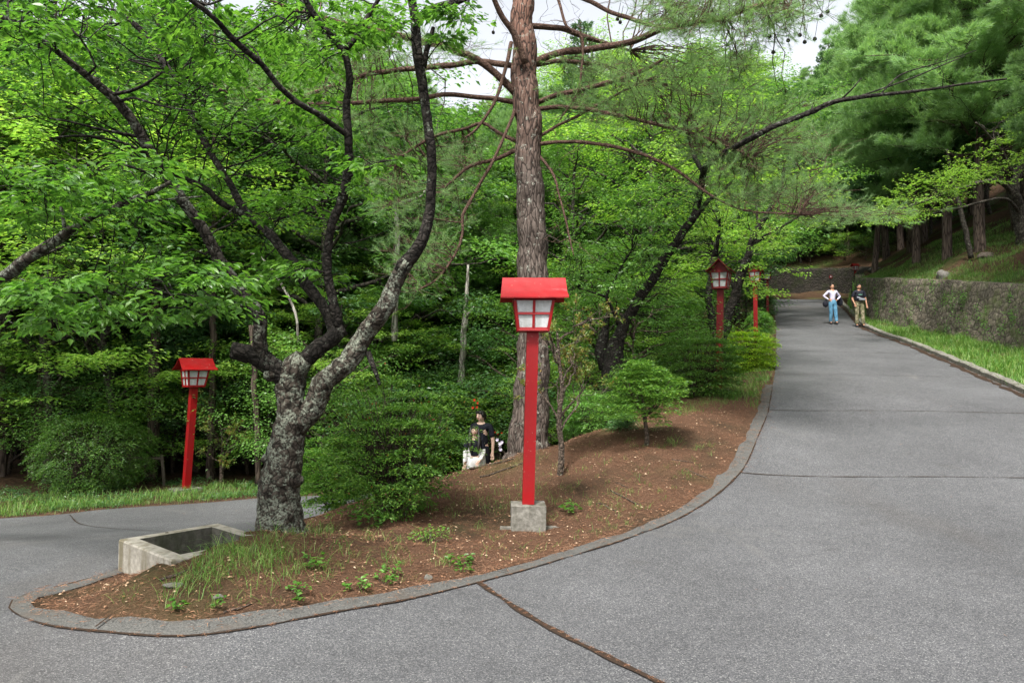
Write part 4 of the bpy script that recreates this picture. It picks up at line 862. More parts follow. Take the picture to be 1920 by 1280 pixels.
# umbrella shaped shrub on one stem
def umbrella_shrub():
    p = hit(1212, 834); c = Vector(p); t = empty('round_topped_shrub', c, 'small tree shaped azalea with a flat topped crown on one bare stem', 'shrub'); s = c.y / F
    gs, gl = Geo(), Geo(); tube(gs, [(0, 0, -.05), (.01, 0, .12), (-.005, 0, .26), (-.02, 0, .40)], [.036, .028, .026, .03], 8, .3)
    tips = []
    for k in range(11):
        a = k / 11 * 6.28 + rng.uniform(-.3, .3); e = np.array([math.cos(a) * rng.uniform(.25, .55), math.sin(a) * rng.uniform(.2, .5), rng.uniform(.62, .95)]); q = twig(gs, (-.02, 0, .38), e, .016, .005, .05, 5, 6, .06); tips.append(q)
    gs.build('trunk', M['twig'], t); w = 98 * s; m = 560; per = 34; a = rng.uniform(0, 6.28, m); r_ = np.sqrt(rng.random(m)); lay = rng.choice([0, 1, 2, 3, 4], m, p=[.14, .22, .26, .22, .16]); zz = np.array([.50, .66, .82, .97, 1.10])[lay]; ww = np.array([.8, 1, .92, .75, .48])[lay] * w
    wob = 1 + .5 * np.array([noise.noise((math.cos(x) * 1.5, math.sin(x) * 1.5, l * 3.1)) for x, l in zip(a, lay)])
    P = np.stack([np.cos(a) * r_ * ww * wob - .06 - (lay < 2) * .10, np.sin(a) * r_ * ww * wob * .8, zz - .12 * r_ ** 2 + rng.normal(0, .045, m)], 1)
    pr = rng.uniform(.07, .12, m); b_ = rng.uniform(0, 6.283, (m, per)); q = np.sqrt(rng.random((m, per))) * pr[:, None]; dx = np.stack([np.cos(b_) * q, np.sin(b_) * q, rng.normal(0, .008, (m, per)) - q * q * 3], -1)
    Pa = (P[:, None] + dx).reshape(-1, 3); out = np.repeat(np.stack([np.cos(a), np.sin(a), np.full(m, .1)], 1), per, 0)
    leaves(gl, Pa, np.stack([np.cos(b_), np.sin(b_), np.full(b_.shape, -.15)], -1).reshape(-1, 3) + out * .5, np.array([0, 0, 1.]) + rng.normal(0, .32, Pa.shape), .034 * rng.uniform(.6, 1.2, len(Pa)), .5); gl.build('foliage', M['azalea_leaf'], t)
umbrella_shrub()
def bare_shrub(px, py, D, hpx, label, nleaf, mat='bare_leaf', spread=.45):
    p = hit(px, py) if D is None else at(px, D); t = empty('bare_azalea', p, label, 'shrub'); h = hpx * p.y / F; gs, gl = Geo(), Geo()
    T = [(0, 0, -.05), (.02, 0, h * .15), (-.01, .02, h * .3), (.03, 0, h * .48), (0, .02, h * .62), (-.03, 0, h * .8)]; P = crom(T, .05); tube(gs, P, np.linspace(.046, .016, len(P)), 8, .3); ends = []
    def rec(a, d, L, r_, lv):
        e = a + d * L; q = twig(gs, a, e, r_, r_ * .55, rng.uniform(-.05, .12), 5 if lv < 2 else 3, 6, .09)
        if lv >= 3: ends.append((q[-1], d)); ends.append((q[3], d)); return
        for k in range(3): s_ = q[rng.integers(2, 6)]; dd = unit(d + rng.normal(0, .55, 3) + np.array([0, 0, .22])); rec(s_, dd, L * rng.uniform(.5, .75), r_ * .55, lv + 1)
    for k in range(9):
        a = P[int(len(P) * rng.uniform(.22, .98)) - 1]; an = rng.uniform(0, 6.28); rec(a, unit(np.array([math.cos(an), math.sin(an) * .7, rng.uniform(.15, 1.1)])), h * rng.uniform(.24, .38) * spread * 2, .015, 1)
    gs.build('branches', M['twig'], t); E = [ends[i] for i in rng.integers(0, len(ends), nleaf)]
    Pp = np.repeat(np.array([e[0] for e in E]), 6, 0) + rng.normal(0, .018, (nleaf * 6, 3)); D_ = np.repeat(np.array([e[1] for e in E]), 6, 0) + rng.normal(0, .8, (nleaf * 6, 3))
    leaves(gl, Pp, D_, np.array([0, 0, 1.]) + rng.normal(0, .5, Pp.shape), .050 * rng.uniform(.6, 1.2, len(Pp)), .42); gl.build('foliage', M[mat], t)
bare_shrub(1050, 890, None, 330, 'thin bare branched azalea with sparse leaves right of the large lantern post', 520)
bare_shrub(418, 905, 14.6, 150, 'small bare branched shrub right of the leaning lantern across the lower path', 300)

# ------------------------------------------------------------------ background trees
def gen_broad(seed, h, cr, cb, limbs, per_spray, ll, mat, barkm, subs=6, tr=.016, layered=True, leanx=0.):
    global rng; keep = rng; rng = np.random.default_rng(seed)
    g, gl = Geo(), Geo(); n_ = 9; tz = np.linspace(0, h * .93, n_); P = np.stack([leanx * (tz / h) ** 1.3 * h + np.cumsum(rng.normal(0, h * .012, n_)), np.cumsum(rng.normal(0, h * .012, n_)), tz], 1); P[0] = 0; P[0, 2] = -.4
    tube(g, crom(P, .4), np.interp(np.arange(len(crom(P, .4))), [0, len(crom(P, .4)) - 1], [h * tr, h * .003]), 8, .12, lobes=.1)
    for k in range(limbs):
        f = (k + .5) / limbs; z0 = h * (cb + (.97 - cb) * f ** .9); a = k * 2.4 + rng.normal(0, .4); prof = math.sin(min(1, max(.06, 1 - (f - .05))) * math.pi * .5) ** .7 * (0.55 + .45 * min(1, f * 4))
        L = cr * prof * rng.uniform(.75, 1.15) + .3; s = np.array([np.interp(z0 * .9, P[:, 2], P[:, i]) for i in range(3)]); d = np.array([math.cos(a), math.sin(a), rng.uniform(.15, .6)]); e = s + d * L
        q = twig(g, s, e, .014 * L + .012, .008, .08, 5, 8, .07)
        for j in range(subs):
            u = q[min(7, 2 + int(5 * (j + .5) / subs + .5))]; dd = unit(d * .7 + np.array([math.cos(a + (1 if j % 2 else -1) * rng.uniform(.5, 1.4)), math.sin(a + (1 if j % 2 else -1) * rng.uniform(.5, 1.4)), rng.uniform(-.1, .35)])); Ls = L * rng.uniform(.18, .42) + .2; v = twig(g, u, u + dd * Ls, .010, .003, .05, 3, 4, .08)
            for c in (v[-1], v[2]): spray(gl, None, u, c + rng.normal(0, .08, 3), rng.uniform(.38, .62) * (1 if layered else .8), per_spray, ll, up=1.0, flat=.2 if layered else .6)
    rng = keep; return [('trunk', g.mesh('trunk', M[barkm], True)), ('crown', gl.mesh('crown', M[mat]))]
def gen_conifer(seed, h, cr, cb, mat, barkm, whorls=26, per=6, nl=.09, tr=.014, pine=False, dens=1.0):
    global rng; keep = rng; rng = np.random.default_rng(seed)
    g, gl = Geo(), Geo(); tz = np.linspace(0, h, 8); P = np.stack([np.cumsum(rng.normal(0, h * .006, 8)), np.cumsum(rng.normal(0, h * .006, 8)), tz], 1); P[0] = 0; P[0, 2] = -.5; Q = crom(P, .5)
    tube(g, Q, np.interp(np.arange(len(Q)), [0, len(Q) - 1], [h * tr, h * .0015]), 10, .08, lobes=.14)
    for k in range(whorls):
        f = (k + rng.uniform(0, .8)) / whorls; z0 = h * (cb + (.99 - cb) * f)
        L0 = cr * ((1 - f) ** (.65 if not pine else .45)) * (min(1, .55 + f * 3)) + .25
        for j in range(per):
            a = k * 1.1 + j * 6.283 / per + rng.normal(0, .25); L = L0 * rng.uniform(.6, 1.12); s = np.array([np.interp(z0, P[:, 2], P[:, i]) for i in range(3)])
            up = rng.uniform(.05, .35) if pine else rng.uniform(-.18, .12) + .35 * f; d = np.array([math.cos(a), math.sin(a), up]); e = s + d * L; sag = -.10 if not pine else .06
            q = twig(g, s, e, .008 * L + .010, .004, sag, 4, 7, .03 if not pine else .09); m = max(2, int(L / .2 * dens)); sd = np.array([-math.sin(a), math.cos(a), 0])
            for b in range(m):
                t_ = (.25 if not pine else .45) + (.8 if not pine else .6) * (b + rng.random()) / m; i0 = min(5.99, t_ * 6); c0 = q[int(i0)] + (q[min(6, int(i0) + 1)] - q[int(i0)]) * (i0 % 1)
                wd_ = (1.15 - t_) * L * .42 + .12
                for side in (-1, 1):
                    Ls = wd_ * rng.uniform(.5, 1.2); dd = unit(d * .7 + sd * side * .9 + np.array([0, 0, rng.uniform(-.3, .1) if not pine else rng.uniform(0, .5)])); nn = int(7 + 34 * Ls)
                    tt = rng.uniform(0, 1, nn)[:, None]; PP = c0 + dd * Ls * tt; DD = dd + rng.normal(0, .55, (nn, 3)) + (np.array([0, 0, -.25]) if not pine else np.array([0, 0, .2]))
                    leaves(gl, PP, DD, np.array([0, 0, 1.]) + rng.normal(0, .5, (nn, 3)), nl * rng.uniform(.7, 1.3, nn), .26 if not pine else .075, LEAF4 if not pine else NEED)
                    if pine:
                        for _ in range(2):
                            nn2 = 26; c1 = c0 + dd * Ls * rng.uniform(.5, 1.1); leaves(gl, np.repeat(c1[None], nn2, 0) + rng.normal(0, .05, (nn2, 3)), unit(dd + np.array([0, 0, .5])) + rng.normal(0, .6, (nn2, 3)), rng.normal(0, 1, (nn2, 3)), nl * rng.uniform(.8, 1.2, nn2), .075, NEED)
    rng = keep; return [('trunk', g.mesh('trunk', M[barkm], True)), ('crown', gl.mesh('crown', M[mat]))]

def zone(px):
    for lim, s in ((230, 'above the clipped bush'), (470, 'behind the leaning lantern'), (700, 'behind the old cherry'), (950, 'between cherry and pine trunk'), (1180, 'right of the pine trunk'), (1420, 'behind the dull lantern'), (1660, 'near the road bend'), (9999, 'above the long stone wall')):
        if px < lim: return s
K = {}
K['maple'] = [gen_broad(s, 9, 3.3, .22, 22, 72, .105, 'maple_leaf', 'bark_grey', 6, .011) for s in (1, 2)]
K['broad'] = [gen_broad(s, 10, 3.2, .2, 24, 72, l_, 'mid_leaf', 'bark_grey', 6, .012, layered=y_) for s, l_, y_ in ((3, .10, True), (4, .085, False), (5, .12, False))]
K['dark'] = [gen_broad(s, 10, 3.0, .12, 26, 72, l_, 'dark_leaf', 'bark_grey', 6, .012, layered=y_) for s, l_, y_ in ((6, .095, False), (7, .12, True))]
K['cedar'] = [gen_conifer(s, 14, 2.5, .22, 'cedar', 'bark_cedar', 30, 6, .17) for s in (8, 9)]
K['pine'] = [gen_conifer(s, 13, 3.4, .34, 'needle', 'bark_cedar', 20, 5, .20, pine=True, dens=1.1) for s in (10, 11)]
K['shrub'] = [gen_broad(s, 3.0, 1.5, .05, 12, 63, .06 + .012 * (s % 3), m_, 'twig', 4, .012, layered=s == 14) for s, m_ in ((12, 'mid_leaf'), (13, 'dark_leaf'), (14, 'maple_leaf'), (15, 'mid_leaf'))]
HH = dict(maple=9, broad=10, dark=10, cedar=14, pine=13, shrub=3.0)
NAME = dict(maple=('broadleaf_tree', 'bright yellow green broadleaf tree'), broad=('broadleaf_tree', 'mid green broadleaf tree'), dark=('broadleaf_tree', 'dark green broadleaf tree'), cedar=('conifer_tree', 'dark conifer'), pine=('pine_tree', 'soft needled pine'), shrub=('understory_shrub', 'leafy understory shrub'))
cntk = Counter()
def tree(kind, x, y, h, label=None, group=None, wide=1.0, var=None, rz_=None, z=None):
    v = K[kind][(cntk[kind] if var is None else var) % len(K[kind])]; cntk[kind] += 1
    nm, lb = NAME[kind]; s = h / HH[kind]; t = empty(nm, (x, y, (gz(x, y) if z is None else z) - .05), label or lb, dict(cedar='conifer', pine='pine tree', shrub='shrub').get(kind, 'tree'), group, rng.uniform(0, 6.28) if rz_ is None else rz_)
    t.scale = (s * wide, s * wide, s)
    for nm_, me in v: o = bpy.data.objects.new(nm_, me); COL.objects.link(o); o.parent = t
    return t
SKX = [-400, 0, 560, 640, 700, 760, 860, 960, 1060, 1095, 1130, 1280, 1400, 1440, 1520, 1560, 1900, 2300]
SKY = [-150, -150, -100, 0, 50, 110, 190, 160, 110, 20, 80, 10, 60, 165, 165, -60, -200, -250]
def skyline(px): return float(np.interp(px, SKX, SKY))
ROWS = [(17.5, 120), (20.5, 112), (24, 104), (28.5, 98), (34, 92), (41, 86), (50, 82), (62, 74), (76, 66)]
SPEC = [(-500, 230, [('maple', 5), ('broad', 4), ('dark', 3)]), (230, 700, [('broad', 4), ('dark', 4), ('cedar', 3), ('pine', 2)]), (700, 1060, [('pine', 3), ('broad', 3), ('dark', 3), ('maple', 2), ('cedar', 2)]), (1060, 1440, [('broad', 3), ('maple', 4), ('dark', 3), ('cedar', 3)]), (1440, 2300, [('cedar', 4), ('pine', 4), ('dark', 2)])]
GR = {'near': 'forest trees just beyond the lower path', 'mid': 'forest trees filling the slope behind', 'far': 'distant forest trees up the hill'}
TR = np.array(RIGHT[3:]); spots = []
for D, sp in ROWS:
    px = -330 + rng.uniform(0, sp)
    while px < 2250:
        Dj = D * rng.uniform(.92, 1.08); x = (px - 960) / F * Dj; ok = True
        for dx, dy in ((0, 0), (1.6, 0), (-1.6, 0), (0, 1.6), (0, -1.6)):
            if ispaved((x + dx, Dj + dy))[0]: ok = False
        if px > 1255 and Dj < 26: ok = False
        if px > 1405 and Dj < 62 and px < 1650: ok = False
        if px > 1560 and Dj < 40: ok = False
        if 830 < px < 960 and Dj < 19: ok = False
        if ok:
            for lo, hi, tab in SPEC:
                if lo <= px < hi:
                    ks = sum([[k] * w for k, w in tab], []); kind = ks[rng.integers(len(ks))]
            zb_ = gz(x, Dj); ztop = CAMZ + (700 - skyline(px)) / F * Dj; hmax = ztop - zb_
            lim = dict(maple=(5, 11), broad=(6, 13), dark=(5, 13), cedar=(8, 20), pine=(8, 17))[kind]
            h = min(lim[1] * rng.uniform(.8, 1), hmax * rng.uniform(.86, 1.0)); 
            if Dj > 40: h = min(hmax * rng.uniform(.9, 1), 19)
            if h > 3.2:
                gk = 'near' if Dj < 26 else 'mid' if Dj < 48 else 'far'
                spots.append((kind, x, Dj, h, gk))
        px += sp * rng.uniform(.7, 1.3)
LAB = {'near': 'in the dense stand close behind the lower path', 'mid': 'on the middle forest slope seen between nearer crowns', 'far': 'high on the far forest slope'}
RK = {'near': 'front row', 'mid': 'middle rows', 'far': 'far slope'}
for kind, x, y, h, gk in spots:
    s_ = NAME[kind][1] + ' ' + zone(960 + x / y * F) + ', forest ' + RK[gk]
    tree(kind, x, y, h, s_, s_.replace('tree ', 'trees ', 1), wide=1.0 if kind != 'cedar' else .95)
p = at(1095, 33); tree('cedar', p.x, p.y, 1.6 + (700 - 22) / F * 33 - p.z, 'dark conifer whose pointed tip stands alone against the sky right of the pine trunk', None, .8)
p = at(1150, 36); tree('cedar', p.x, p.y, 1.6 + (700 - 85) / F * 36 - p.z, 'lower conifer tip beside the pointed conifer right of the pine trunk', None, .8)
# understory
for px, D, kd, h in ((20, 15.9, 'shrub', 3.3), (95, 16.3, 'shrub', 3.0), (165, 16.6, 'shrub', 3.4), (245, 16.2, 'shrub', 2.9), (330, 16.8, 'shrub', 3.2), (410, 16.4, 'shrub', 2.6), (470, 17, 'shrub', 3.3), (545, 16.2, 'shrub', 2.8), (600, 15.4, 'shrub', 2.4), (640, 16.6, 'maple', 4.6), (700, 15.8, 'shrub', 2.7), (745, 17.6, 'broad', 5.2), (775, 15.9, 'shrub', 2.3), (825, 17.4, 'shrub', 2.9), (880, 18.6, 'maple', 5.0), (905, 16.9, 'shrub', 2.6), (960, 17.6, 'shrub', 2.9), (560, 18.5, 'maple', 6.0), (40, 18, 'maple', 7.5), (95, 14.9, 'maple', 8.8), (-60, 15.2, 'maple', 9.2), (215, 15.6, 'maple', 7.8), (150, 17.5, 'maple', 8.5), (300, 19, 'maple', 7), (945, 21, 'broad', 6.5), (420, 19.5, 'maple', 6.5)):
    p = at(px, D)
    if ispaved((p.x, p.y))[0]: continue
    s_ = NAME[kd][1] + ' in the thicket edge ' + zone(px); tree(kd, p.x, p.y, h, s_, 'plants of the thicket edge, ' + s_, wide=1.2)
for D, sp in ((15.6, 70), (17.2, 75), (19.5, 75), (23, 80), (28, 80), (35, 80)):
    px = -60 + rng.uniform(0, sp)
    while px < 1500:
        Dj = D * rng.uniform(.95, 1.06); x = (px - 960) / F * Dj
        bad = any(ispaved((x + a, Dj + b))[0] for a, b in ((0, 0), (1.0, 0), (-1.0, 0), (0, -1.2), (0, 1.0))) or (60 < px < 560 and D < 16) or (px > 1240 and D < 20) or (px > 1330 and D < 40) or (820 < px < 950 and D < 17)
        if not bad: tree('shrub', x, Dj, rng.uniform(1.5, 3.4), 'leafy shrub in the thicket ' + zone(px), 'understory shrubs ' + zone(px), wide=rng.uniform(.9, 1.25))
        px += sp * rng.uniform(.7, 1.3)
# ------------------------------------------------------------------ trees on the hillside, right
K['hillpine'] = [gen_conifer(s, 14, 4.6, .20, 'needle', 'bark_cedar', 24, 6, .20, pine=True, dens=1.0) for s in (21, 22)]
HH['hillpine'] = 14; NAME['hillpine'] = ('pine_tree', 'spreading soft needled pine')
def hpt(px, py, kind, h, label, wide=1.0, **k):
    p = hit(px, py); return tree(kind, p.x, p.y, h, label, None, wide, **k)
hpt(1775, 484, 'cedar', 15, 'dark conifer whose thick trunk stands third along the bank above the stone wall', .95)
hpt(1718, 495, 'hillpine', 14, 'soft needled pine whose trunk stands second along the bank above the stone wall', .9)
hpt(1637, 512, 'cedar', 15, 'slim dark conifer rooted at the lip of the stone wall near the road bend', .75)
hpt(1838, 470, 'hillpine', 15, 'spreading pine with a leaning pale stem beside it on the upper bank', 1.0)
hpt(1905, 300, 'hillpine', 13, 'pine high up the bank behind the bright maple', 1.1)
hpt(1700, 440, 'cedar', 16, 'dark conifer set back between the trunks on the bank', .9)
hpt(1800, 400, 'cedar', 17, 'tall dark conifer high on the bank under the pines', 1.0)
for x, y, h, w, lab in ((16.5, 13.5, 13, 1.15, 'nearest pine on the bank, its boughs hanging in from the upper right corner'), (15.6, 17.5, 12, .8, 'pine over the stone wall at the right edge'),
                        (19.5, 27, 15, 1.15, 'wide pine leaning its boughs over the stone wall'), (24, 33, 16, 1.15, 'tall pine whose crown fills the sky above the wall'), (22, 39, 15, 1.1, 'pine by the far end of the stone wall'), (29, 38, 17, 1.2, 'pine on the ridge behind the wall')):
    tree('hillpine', x, y, h, lab, None, w)
for px, D, k, h, w in ((1425, 40, 'broad', 9, .8), (1400, 34, 'maple', 8, .7), (1410, 47, 'cedar', 13, .9), (1432, 52, 'dark', 9, .9), (1375, 50, 'cedar', 14, .9), (1350, 30, 'broad', 8, .8), (1290, 27, 'maple', 7.5, .75), (1300, 36, 'cedar', 12, .9), (1240, 22, 'maple', 6, .7), (1200, 18.5, 'broad', 5, .62), (1110, 17, 'maple', 4.8, .6)):
    p = at(px, D); tree(k, p.x, p.y, h, NAME[k][1] + ' on the inner road bank ' + zone(px), NAME[k][1] + 's of the inner bank ' + zone(px), w)
for k_, px in enumerate(range(1425, 1640, 11)):
    D_ = 59.7 + (k_ % 3) * 1.6; tree('shrub', (px - 960) / F * D_, D_, rng.uniform(2.2, 3.6), 'dark shrub on the bank above the far stone wall', 'dark shrubs above the far stone wall', wide=1.3, var=1)
for k_, px in enumerate(range(1432, 1680, 24)):
    x = (px - 960) / F * 60.3; tree('dark' if k_ % 3 else 'broad', x, 60.3 + rng.uniform(-.6, .8), rng.uniform(7, 10), 'dark leafy tree standing right on top of the far stone wall', 'dark leafy trees along the top of the far stone wall', wide=1.1)
for px in range(1395, 1700, 42):
    for D in (61.5, 66, 73):
        x = (px + rng.uniform(-18, 18) - 960) / F * D; k = ('cedar', 'dark', 'cedar', 'broad')[rng.integers(4)]
        tree(k, x, D + rng.uniform(-1, 1.5), rng.uniform(11, 17), NAME[k][1] + ' on the slope above the far stone wall', NAME[k][1] + 's on the slope above the far stone wall')
for px, py, k, h, w in ((1590, 478, 'cedar', 13, .8), (1612, 462, 'dark', 9, 1.1), (1575, 462, 'cedar', 14, .9), (1640, 455, 'dark', 9, 1.0), (1665, 470, 'cedar', 14, .9), (1600, 440, 'dark', 10, 1.1), (1655, 430, 'dark', 10, 1.1), (1690, 455, 'shrub', 3, 1.3), (1625, 490, 'shrub', 2.2, 1.2), (1585, 490, 'shrub', 2.4, 1.3), (1650, 482, 'shrub', 2.0, 1.2), (1745, 440, 'dark', 9, 1.0), (1860, 400, 'dark', 8, 1.0), (1560, 480, 'shrub', 3, 1.4)):
    p = hit(px, py); tree(k, p.x, p.y, h, NAME[k][1] + ' on the dark bank beyond the end of the long wall', NAME[k][1] + 's on the dark bank beyond the long wall', w)
# slim pale leaning stem
def stem(name, label, rows, mat='bark_grey', cat='tree', subs=()):
    v = W(*rows[0][:3]); t = empty(name, (v.x, v.y, gz(v.x, v.y)), label, cat)
    g = Geo(); build_limb(g, limb(rows), 8, .15, .15); o = g.build('trunk', M[mat], smooth=True); o.parent = t; o.matrix_parent_inverse = Matrix.Translation(-t.location)
    for q in subs: g = Geo(); build_limb(g, limb(q), 6, .15, .1); o = g.build('branch', M[mat], smooth=True); o.parent = t; o.matrix_parent_inverse = Matrix.Translation(-t.location)
    return t
stem('dead_tree', 'leaning pale grey stem propped before the big trunk on the bank', [(1822, 485, 25.5, 10), (1812, 440, 25.4, 9), (1800, 390, 25.3, 8), (1785, 330, 25.2, 6), (1775, 280, 25, 4)])
stem('dead_tree', 'white dead snag with a short side prong between the old cherry and the pine trunk', [(864, 720, 16.4, 14), (868, 660, 16.4, 12), (872, 600, 16.4, 11), (875, 550, 16.3, 8), (878, 496, 16.3, 4)], 'bark_pale', subs=[[(872, 602, 16.4, 5), (880, 585, 16.3, 5), (890, 574, 16.3, 3)]])
stem('dead_tree', 'lichen grey stem seen between the two upright limbs of the old cherry', [(738, 640, 15.8, 13), (742, 540, 15.8, 11), (745, 450, 15.8, 10), (744, 385, 15.8, 9)], 'bark_pale', subs=[[(744, 386, 15.8, 8), (765, 376, 15.7, 7), (790, 368, 15.6, 4), (800, 352, 15.6, 3)]])
stem('dead_tree', 'thin bleached branch hanging in the thicket left of the cherry fork', [(560, 640, 14.5, 4), (553, 585, 14.5, 5), (520, 520, 14.5, 5), (485, 478, 14.5, 4), (470, 475, 14.5, 2)], 'bark_pale')
for a, b, w, lab in ((5, 930, 16, 'grey trunk at the left edge beyond the lower path'), (62, 922, 22, 'straight grey trunk left of the clipped bush'), (284, 905, 23, 'pale trunk just right of the clipped bush'), (395, 905, 15, 'dark thin trunk behind the leaning lantern'), (486, 900, 12, 'thin leaning trunk hard against the left side of the old cherry')):
    D = 15.6 if a != 486 else 14.4; ln = {5: 0, 62: 30, 284: 8, 395: 5, 486: -16}[a]
    rows = [(a, b + 12, D, w * 1.25), (a, b - 10, D, w), (a + ln * .45, b - 150, D, w * .9), (a + ln * .9, b - 290, D, w * .8), (a + ln * 1.1, b - 420, D, w * .7), (a + ln * 1.3, b - 620, D, w * .55), (a + ln * 1.4, b - 800, D, w * .35), (a + ln * 1.45, b - 950, D, w * .15)]
    if a == 486: rows = rows[:4]
    t = stem('forest_tree', lab, rows, 'bark_cedar')
    if a != 486:
        gl, gt = Geo(), Geo(); P = crom(limb(rows), .3); tops = P[int(len(P) * .50):]
        C = [q[:3] + np.array([rng.normal(0, 1.1), rng.normal(0, 1.1), rng.uniform(-.4, .6)]) for q in tops[rng.integers(0, len(tops), 46)]]
        foliage(gl, gt, [tops], np.array(C), .45, 54, .10, maxd=4)
        for g_, n_, m_ in ((gl, 'foliage', 'dark_leaf'), (gt, 'twigs', 'twig')): o = g_.build(n_, M[m_], t); o.matrix_parent_inverse = Matrix.Translation(-t.location)
# bright maple at the right edge
p = hit(1918, 452)
traced('maple_tree', 'bright yellow green maple spreading layered boughs from the right edge over the wall', 'maple', p,
       [[(1925, 470, p.y, 34), (1918, 440, p.y, 26), (1912, 400, p.y, 24), (1900, 350, p.y - .3, 18), (1930, 280, p.y - .5, 14), (1960, 200, p.y - .6, 9)]],
       [[(1905, 370, p.y, 9), (1870, 340, p.y - 1, 8), (1810, 350, p.y - 2, 7), (1740, 375, p.y - 3, 5), (1660, 400, p.y - 3.6, 3)], [(1905, 345, p.y, 8), (1880, 290, p.y - 1, 6), (1850, 250, p.y - 1.5, 4), (1830, 230, p.y - 2, 3)], [(1912, 400, p.y, 7), (1880, 372, p.y - 1, 5), (1800, 390, p.y - 2, 4), (1750, 400, p.y - 3, 3)]],
       [([(1625, 415), (1640, 385), (1700, 345), (1790, 300), (1850, 320), (1850, 350), (1760, 395), (1680, 425)], 85, p.y - 4.2, p.y - 2.2), ([(1800, 270), (1860, 200), (1950, 180), (1990, 250), (1950, 340), (1850, 345), (1790, 320)], 52, p.y - 3, p.y + .5)], 'maple_leaf', 'bark_grey', 'bark_grey', .085, .42, 63)

# ------------------------------------------------------------------ rocks, stump, fence post, sign
def rock(px, py, r_, label, name='rock', sc=(1, .8, .7), cat='rock', mat='rock'):
    p = hit(px, py); bm = bmesh.new(); bmesh.ops.create_icosphere(bm, subdivisions=3, radius=r_)
    for v in bm.verts: v.co = Vector((v.co.x * sc[0], v.co.y * sc[1], v.co.z * sc[2])) * (1 + .35 * noise.noise(v.co / r_ * 1.1 + Vector((px, 0, 0))))
    me = bpy.data.meshes.new(name); bm.to_mesh(me); bm.free(); me.materials.append(M[mat]); me.polygons.foreach_set('use_smooth', [r_ < .1] * len(me.polygons))
    o = bpy.data.objects.new(name, me); COL.objects.link(o); o.location = p + Vector((0, 0, r_ * .15)); tag(o, label, cat)
rock(1768, 520, .22, 'weathered grey tree stump leaning on the grass edge above the stone wall', 'tree_stump', (1, .9, 1.1), 'stump')
rock(1640, 508, .28, 'rounded grey boulder at the foot of the slim conifer on the wall', sc=(1.3, .9, .6))
rock(1848, 482, .24, 'dark broken stump in the grass of the bank', 'tree_stump', (1.2, .8, .6), 'stump', 'wood')
rock(325, 1098, .045, 'flat pinkish stone lying in the dirt below the basin', sc=(1.5, .9, .35))
rock(803, 1085, .035, 'small grey stone beside a dry leaf near the kerb', sc=(1, .9, .9))
rock(410, 1120, .03, 'small dark stone under the grass tuft', sc=(1.2, .9, .6))
def fence():
    p = at(311, 14.9); t = empty('wooden_fence', p, 'short old wooden rail fence between the clipped bush and the leaning lantern', 'fence'); s = 14.9 / F
    for x0, x1 in ((0, -4), (-62, -64)):
        g = Geo(); tube(g, [(x0 * s + .03, 0, -.2), ((x0 + x1) / 2 * s + .02, 0, .3), (x1 * s, 0, .64)], [.035, .034, .032], 7, .15); g.build('post', M['wood'], t)
    g = Geo(); tube(g, [(-.02, 0, .56), (-.4, .02, .55), (-.75, 0, .57)], [.028] * 3, 6, .1); g.build('rail', M['wood'], t)
fence()
def sign():
    p = at(1560, 44); t = empty('road_sign', p, 'tiny round dark red sign on a thin pole behind the walking woman', 'sign')
    g = Geo(); tube(g, [(0, 0, -.2), (0, 0, 1.55)], [.03, .03], 8, 0); g.build('pole', M['bark_grey'], t)
    g = Geo(); tube(g, [(0, -.03, 1.55), (0, -.05, 1.55)], [.11, .11], 20, 0); g.build('disc', M['red_shaded'], t)
    g = Geo(); tube(g, [(0, -.052, 1.55), (0, -.056, 1.55)], [.045, .045], 14, 0); g.build('pale_mark', M['pane'], t)
sign()

# ------------------------------------------------------------------ people
def skinmat(name, c): return plain(name, c, .55, .35, .08, 30)
M['skin_a'] = skinmat('warm_skin', (.50, .29, .20)); M['skin_b'] = skinmat('brown_skin', (.36, .19, .12)); M['skin_c'] = skinmat('light_skin', (.62, .42, .32))
M['hair'] = plain('black_hair', (.014, .011, .010), .4, .5, .4, 60); M['dark_cloth'] = plain('black_cloth', (.012, .013, .020), .8, .2, .3, 15); M['lilac'] = plain('lilac_knit', (.56, .53, .68), .8, .2, .1, 12)
M['jeans'] = NT('faded_denim', .8, .2).m; 
def _j():
    t = NT('faded_blue_denim', .85, .2); c = t.ramp(t.noise(5, 4), [(.35, (.04, .12, .20)), (.65, (.11, .26, .38))]); t.col(c); return t.m
M['jeans'] = _j()
def camo_():
    t = NT('camouflage_cloth', .85, .2); c = t.ramp(t.noise(9, 2), [(.40, (.05, .05, .03)), (.43, (.13, .12, .07)), (.55, (.10, .10, .05)), (.58, (.22, .19, .13))]); t.col(c); return t.m
M['camo'] = camo_(); M['shoe'] = plain('dark_shoe', (.03, .025, .035), .5, .4); M['white_knit'] = plain('white_knit', (.66, .66, .64), .85, .2, .12, 25); M['grey_cloth'] = plain('grey_sling_bag', (.16, .17, .19), .7, .3, .4, 18)
M['ink'] = plain('pale_shirt_print', (.10, .22, .16), .8, .2, .4, 30); M['eye'] = plain('eye_dark', (.02, .015, .012), .2, .5); M['lip'] = plain('lip', (.45, .16, .13), .5, .4, .05)
